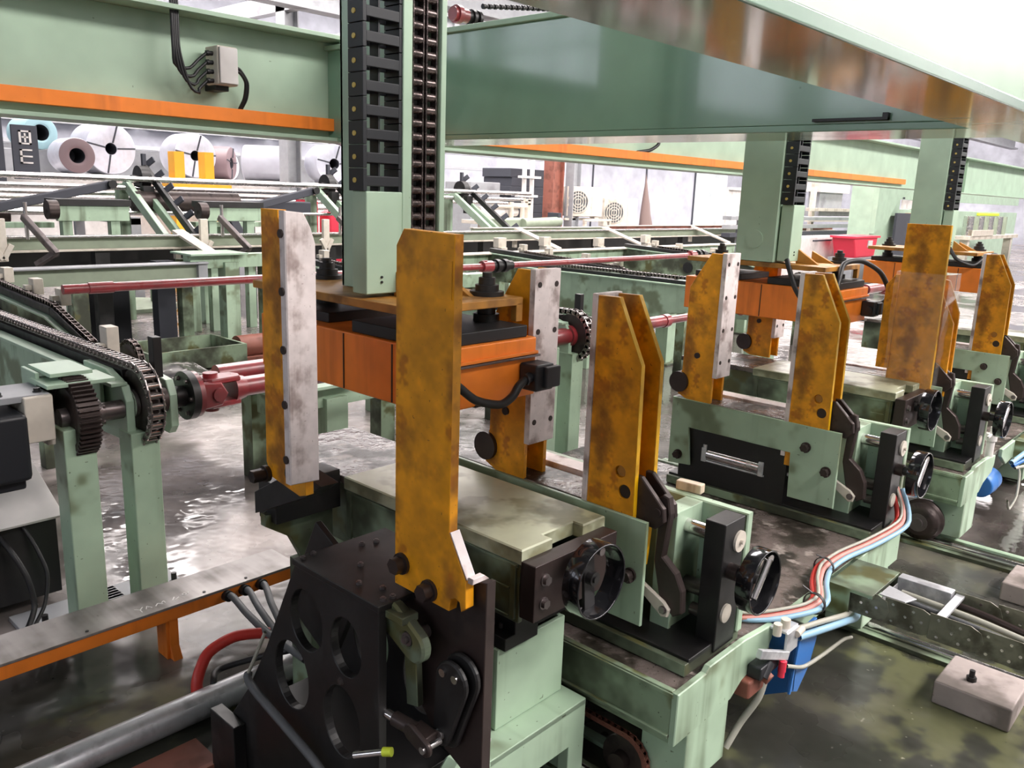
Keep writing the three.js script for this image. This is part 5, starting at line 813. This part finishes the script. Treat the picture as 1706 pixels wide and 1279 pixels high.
  for (let i = 0; i < 9; i++) single('dark_slab', ['lowest', 'second lowest', 'third from the bottom', 'fourth from the bottom', 'middle', 'fourth from the top', 'third from the top', 'second highest', 'topmost'][i] + ' dark slab in the stack left of the red brown column', 'slab', M.charcoal, B(17.2 + (i % 2) * 0.06, 19.0 + ((i * 7) % 3) * 0.06, 0.3 + i * 0.24, 0.537 + i * 0.24, 16.1, 17.2, 0.012), 'stack of dark slabs');
  single('grey_crate', 'grey crate standing left of the dark slab stack', 'crate', M.grey, B(15.6, 16.7, 0, 2.05, 16, 17, 0.02));
  // pump skid
  { const t = thing('pump_skid', 'beige pump skid with pipework left of the two thin white pipes', 'pump', V(13.5, 0.8, 13.2)); part(t, 'frame', M.cream, [B(12.9, 14.6, 1.62, 1.68, 13, 13.1), B(12.9, 14.6, 1.54, 1.58, 13, 13.1), B(14.5, 14.6, 0, 1.66, 13, 13.1), B(13.0, 13.1, 0, 1.2, 13, 13.1), B(12.8, 14.7, 1.12, 1.2, 12.8, 13.4)]); part(t, 'pump_body', M.white, [C(V(13.0, 1.35, 13.1), V(13.7, 1.35, 13.1), 0.14, 18), C(V(13.75, 1.38, 13.1), V(14.2, 1.38, 13.1), 0.1, 16)]); part(t, 'pipework', M.cream, [C(V(13.9, 1.2, 12.95), V(13.9, 1.6, 12.95), 0.05, 12), C(V(13.3, 1.5, 12.95), V(14.4, 1.5, 12.95), 0.04, 12), C(V(14.2, 1.0, 12.9), V(14.2, 1.5, 12.9), 0.05, 12)]); }
  { const t = thing('feed_bin', 'small greenish machine base in front of the pump skid', 'machine', V(12.6, 0.8, 11.6)); part(t, 'body', M.greenGrey, [B(12.2, 13.1, 0, 1.3, 11.6, 12.0, 0.05), C(V(12.75, 1.2, 11.55), V(13.9, 1.24, 11.55), 0.1, 16)]); part(t, 'hopper', M.charcoal, [B(13.8, 13.9, 1.1, 1.42, 11.5, 11.8)]); }
  // air conditioners
  function ac(x, y, d, yaw, s, lab) {
    const t = thing('air_conditioner', lab, 'air conditioner', V(x, y, d)); const q = new THREE.Matrix4().makeRotationY(yaw).setPosition(0, 0, 0);
    const put = (name, m, geos) => { geos = geos.map((g) => g.applyMatrix4(q).translate(x, y, -d)); return part(t, name, m, geos); };
    const w = 1.05 * s, h = 0.86 * s; const Bx = (a, b, c, e, f, g2, r) => B(a, b, c, e, f, g2, r);
    put('case', M.cream, [Bx(-w / 2, w / 2, 0.05, h, 0, 0.4, 0.02)]);
    put('fan_guard', M.rubberGrey, [C(V(-w * 0.2, h * 0.52, 0), V(-w * 0.2, h * 0.52, -0.012), h * 0.36, 28)]);
    for (let i = 0; i < 4; i++) put('guard_ring', M.cream, [R(V(-w * 0.2, h * 0.52, -0.012), V(-w * 0.2, h * 0.52, -0.025), h * (0.08 + i * 0.085), h * (0.08 + i * 0.085) + 0.018, 26)]);
    put('guard_bars', M.cream, [...Array(9)].map((_, i) => { const o = (i - 4) * h * 0.085, l = Math.sqrt(Math.max(0.001, h * h * 0.13 - o * o)); return B(-w * 0.2 + o - 0.008, -w * 0.2 + o + 0.008, h * 0.52 - l, h * 0.52 + l, -0.022, -0.014, 0); }));
    put('control_panel', M.white, [Bx(w * 0.2, w * 0.49, 0.07, h * 0.98, -0.008, 0, 0.004), Bx(w * 0.36, w * 0.40, h * 0.72, h * 0.77, -0.014, -0.006, 0)]);
    put('foot', M.cream, [Bx(-w * 0.42, -w * 0.3, 0, 0.05, 0.02, 0.38, 0), Bx(w * 0.3, w * 0.42, 0, 0.05, 0.02, 0.38, 0)]);
    return t;
  }
  const yw = -0.55;
  ac(19.15, 1.16, 15.0, yw, 1.02, 'white outdoor air conditioner on a stand right of the grey column');
  ac(20.55, 0.88, 14.75, yw, 1.02, 'lower white outdoor air conditioner at the right of the pair');
  { const t = thing('ac_stand', 'pale angle iron stand under the higher air conditioner', 'stand', V(19.2, 0, 15)); part(t, 'rail', M.cream, [B(18.55, 19.8, 1.10, 1.16, 14.5, 14.58), B(18.55, 19.8, 1.10, 1.16, 15.2, 15.28)]); for (const x of [18.56, 19.7]) part(t, 'leg', M.cream, [B(x, x + 0.08, 0, 1.12, 14.5, 14.58)]); }
  single('ac_plinth', 'grey concrete plinth under the lower air conditioner', 'plinth', M.concrete, B(19.95, 21.2, 0, 0.88, 14.6, 15.4));
  // partition panels behind the air conditioners
  { const t = thing('partition', 'pale partition of tall plain panels behind the air conditioners', 'partition', V(25, 0, 16.2)); const xs = [20.3, 21.0, 23.9, 27.0, 29.4]; const cols = [M.pale, M.pale, M.pale, M.greyPanel ??= grime([186, 192, 196], [150, 156, 160], { amt: 0.8, n: 3, seed: 98, rough: 0.5, tile: 2 })]; for (let i = 0; i < 4; i++) part(t, 'panel', cols[i], B(xs[i] + 0.02, xs[i + 1] - 0.02, 0.2, 5.2, 16.2 + i * 0.01, 16.26, 0.01)); for (let i = 1; i < 4; i++) part(t, 'seam_post', M.charcoal, C(V(xs[i], 0, 16.2), V(xs[i], 5.2, 16.2), 0.035, 10)); part(t, 'sill', M.grey, B(20.3, 29.4, 0, 0.2, 16.2, 16.4)); }
  { const t = thing('brown_tarp', 'crumpled brown tarpaulin leaning beside the lower air conditioner', 'tarp', V(22.9, 0.5, 15.4)); const g = new THREE.ConeGeometry(0.42, 2.55, 14, 8).translate(0, 1.275, 0), p = g.attributes.position; for (let i = 0; i < p.count; i++) { const k = 1 + 0.5 * (vn(p.getY(i) * 0.3 + 0.1, Math.atan2(p.getZ(i), p.getX(i)) * 0.16 + 0.5, 9, 9, 311) - 0.5); p.setXYZ(i, p.getX(i) * k - p.getY(i) * 0.12, p.getY(i), p.getZ(i) * k * 0.6); } g.computeVertexNormals(); part(t, 'cloth', M.brownCloth ??= flat(0x7d6a66, 0.8), g.translate(23.0, 0.0, -15.4)); }
  { const t = thing('white_shelf', 'white box shelving at the right end of the partition', 'shelf', V(30, 0, 16.5)); part(t, 'case', M.white, [B(29.5, 31.4, 0, 2.2, 16.2, 16.8), B(29.5, 31.6, 2.2, 2.3, 16.1, 16.9), B(31.3, 31.6, 0, 5.4, 16.1, 16.4)]); }
  for (let i = 0; i < 7; i++) single('wall_unit', ['leftmost pale window unit high on the back wall', 'second pale window unit high on the back wall', 'third pale window unit high on the back wall', 'fourth pale window unit high on the back wall', 'fifth pale window unit high on the back wall', 'sixth pale window unit high on the back wall', 'rightmost pale window unit high on the back wall'][i], 'window', M.coilEnd, [B(7.6 + i * 1.5, 8.7 + i * 1.5, 3.5, 4.3, 26.7, 27, 0.03), B(7.5 + i * 1.5, 8.8 + i * 1.5, 3.4, 3.5, 26.6, 27, 0.01)]);
  single('crane_rail', 'long grey crane rail high behind the coils', 'rail', M.grey, [B(4, 30, 3.15, 3.35, 24, 24.3), B(4, 30, 2.6, 2.7, 24, 24.2)]);
  for (let i = 0; i < 5; i++) single('storage_bay', ['leftmost dark storage bay behind the coils', 'second dark storage bay behind the coils', 'third dark storage bay behind the coils', 'fourth dark storage bay behind the coils', 'rightmost dark storage bay behind the coils'][i], 'bay', M.grey, [B(7.2 + i * 2.4, 9.3 + i * 2.4, 0, 2.6, 24.4, 25, 0.02)]);
}

// ================================================================ right background: portal frame, bin, machine
{
  const t = thing('portal_frame', 'pale green portal frame with dark openings behind the wrapped yellow post', 'frame', V(22, 0, 7.4));
  part(t, 'column', M.mintClean, B(19.2, 20.9, 0, 2.3, 7, 7.5)); part(t, 'panel', M.mintClean, [B(20.9, 34, 0, 1.74, 7.4, 7.5), B(20.9, 34, 1.98, 2.45, 7.4, 7.5), B(23.1, 23.7, 1.74, 1.98, 7.4, 7.5)]);
  part(t, 'gusset', M.mintClean, plateZ(6.9, 7.0, [[19.2, 2.3], [21.6, 2.3], [20.4, 1.9], [19.9, 1.4], [19.2, 1.2]]));
  part(t, 'sign_plate', M.white, [B(22.3, 23.1, 1.75, 1.97, 7.42, 7.44)]);
  const gl = (x0, x1, y0, y1) => B(x0, x1, y0, y1, 7.36, 7.39, 0);
  part(t, 'lettering', M.charcoal, [gl(21.5, 21.58, 1.993, 2.037), gl(21.38, 21.5, 1.993, 2.004), gl(21.66, 21.72, 1.993, 2.037), gl(21.72, 21.82, 1.993, 2.004), gl(21.82, 21.88, 1.993, 2.037), gl(21.96, 22.02, 1.993, 2.037), gl(22.02, 22.16, 2.010, 2.021), gl(22.24, 22.30, 1.993, 2.037)]);
  part(t, 'glass', M.charcoal, B(20.92, 22.2, 1.74, 1.98, 7.46, 7.47, 0));
  part(t, 'yellow_stripe', M.lime, [B(29, 31.5, 1.62, 1.7, 7.36, 7.4), B(26, 27, 2.25, 2.35, 7.36, 7.4)]);
  const b = thing('red_bin', 'bright red plastic bin with a white label right of the second lifting column', 'bin', V(17.7, 0.74, 6.6));
  part(b, 'shell', M.redPlastic, [plateZ(6.5, 6.95, [[17.05, 1.16], [18.35, 1.16], [18.25, 0.76], [17.25, 0.76]], [], 0.02)]); part(b, 'rim', M.redPlastic, B(17.0, 18.4, 1.15, 1.19, 6.46, 6.98)); part(b, 'label_card', M.white, B(17.8, 18.05, 0.96, 1.1, 6.485, 6.5, 0));
  single('bin_stand', 'pale stand under the bright red bin', 'stand', M.grey, B(17.0, 18.4, 0, 0.76, 6.45, 6.97));
  const w = thing('white_cabinet', 'white box cabinet with a pipe rack left of the red bin', 'cabinet', V(16.8, 0, 7.2)); part(w, 'body', M.white, B(16.1, 18.0, 0, 1.15, 7.15, 7.5, 0.02)); part(w, 'handle', M.charcoal, B(16.6, 17.5, 1.06, 1.09, 7.13, 7.15));
  const r = thing('cable_guide', 'yellow cable guide arm curving down beside the portal frame', 'arm', V(24.2, 1.6, 8.6)); part(r, 'guide', M.amberPaint, tube([V(24.1, 2.42, 8.6), V(24.15, 2.2, 8.6), V(24.35, 1.95, 8.6), V(24.75, 1.72, 8.6)], 0.13, 24)); part(r, 'holder', M.white, [C(V(24.6, 2.35, 8.6), V(24.7, 2.1, 8.6), 0.12, 14), B(24.3, 24.7, 2.35, 2.5, 8.5, 8.7)]); part(r, 'post', M.grey, B(24.6, 24.9, 0, 1.8, 8.62, 8.8));
  const m = thing('packing_machine', 'white packing machine with open grey frame right of the second column', 'machine', V(22, 0, 9.2)); part(m, 'hood', M.white, B(21.5, 23.4, 2.1, 2.42, 9.2, 9.6)); part(m, 'body', M.grey, [B(21.7, 23.2, 1.7, 2.1, 9.3, 9.6), B(21.3, 23.6, 1.5, 1.62, 9.1, 9.6)]); part(m, 'frame', M.cream, [B(20.9, 21.05, 0, 2.3, 9.1, 9.2), B(23.6, 23.75, 0, 1.7, 9.1, 9.2), B(20.5, 24.6, 1.62, 1.7, 9.0, 9.1), B(20.5, 25, 1.36, 1.44, 9.0, 9.1)]);
  for (const [y, lab] of [[1.46, 'upper grey conveyor beam behind the red bin'], [1.28, 'middle grey conveyor beam behind the red bin'], [1.12, 'lower dark conveyor beam behind the red bin']]) single('conveyor_beam', lab, 'beam', y < 1.2 ? M.charcoal : M.grey, [B(15.5, 26, y - 0.04, y + 0.04, 8.4, 8.6), ...(y > 1.4 ? [B(16, 16.15, 0, y, 8.45, 8.55), B(22, 22.15, 0, y, 8.45, 8.55)] : [])]);
  const rr = thing('tube_rack', 'rack of short upright pale tubes at the far right', 'rack', V(28, 0.9, 6.7)); part(rr, 'shelf', M.cream, [B(24.8, 30, 1.0, 1.1, 6.4, 6.8), B(24.9, 26.9, 1.1, 1.26, 6.36, 6.4), B(25, 25.2, 0, 1.0, 6.5, 6.7), B(29.6, 29.8, 0, 1.0, 6.5, 6.7)]); for (let i = 0; i < 8; i++) part(rr, 'tube', i % 2 ? M.greenGrey : M.bright, C(V(25.2 + i * 0.5, 1.1, 6.6), V(25.2 + i * 0.5, 1.62, 6.6), 0.13, 14));
  single('dark_board', 'dark upright board on the portal frame left of the wrapped post', 'board', M.charcoal, B(20.3, 21.3, 0, 1.66, 6.82, 6.88, 0.005));
  single('amber_block', 'small amber bracket just left of the third lifting column', 'bracket', M.amberPaint, B(21.6, 22.2, 1.46, 1.66, 6.9, 7.1, 0.01));
}

renderer.render(scene, camera);
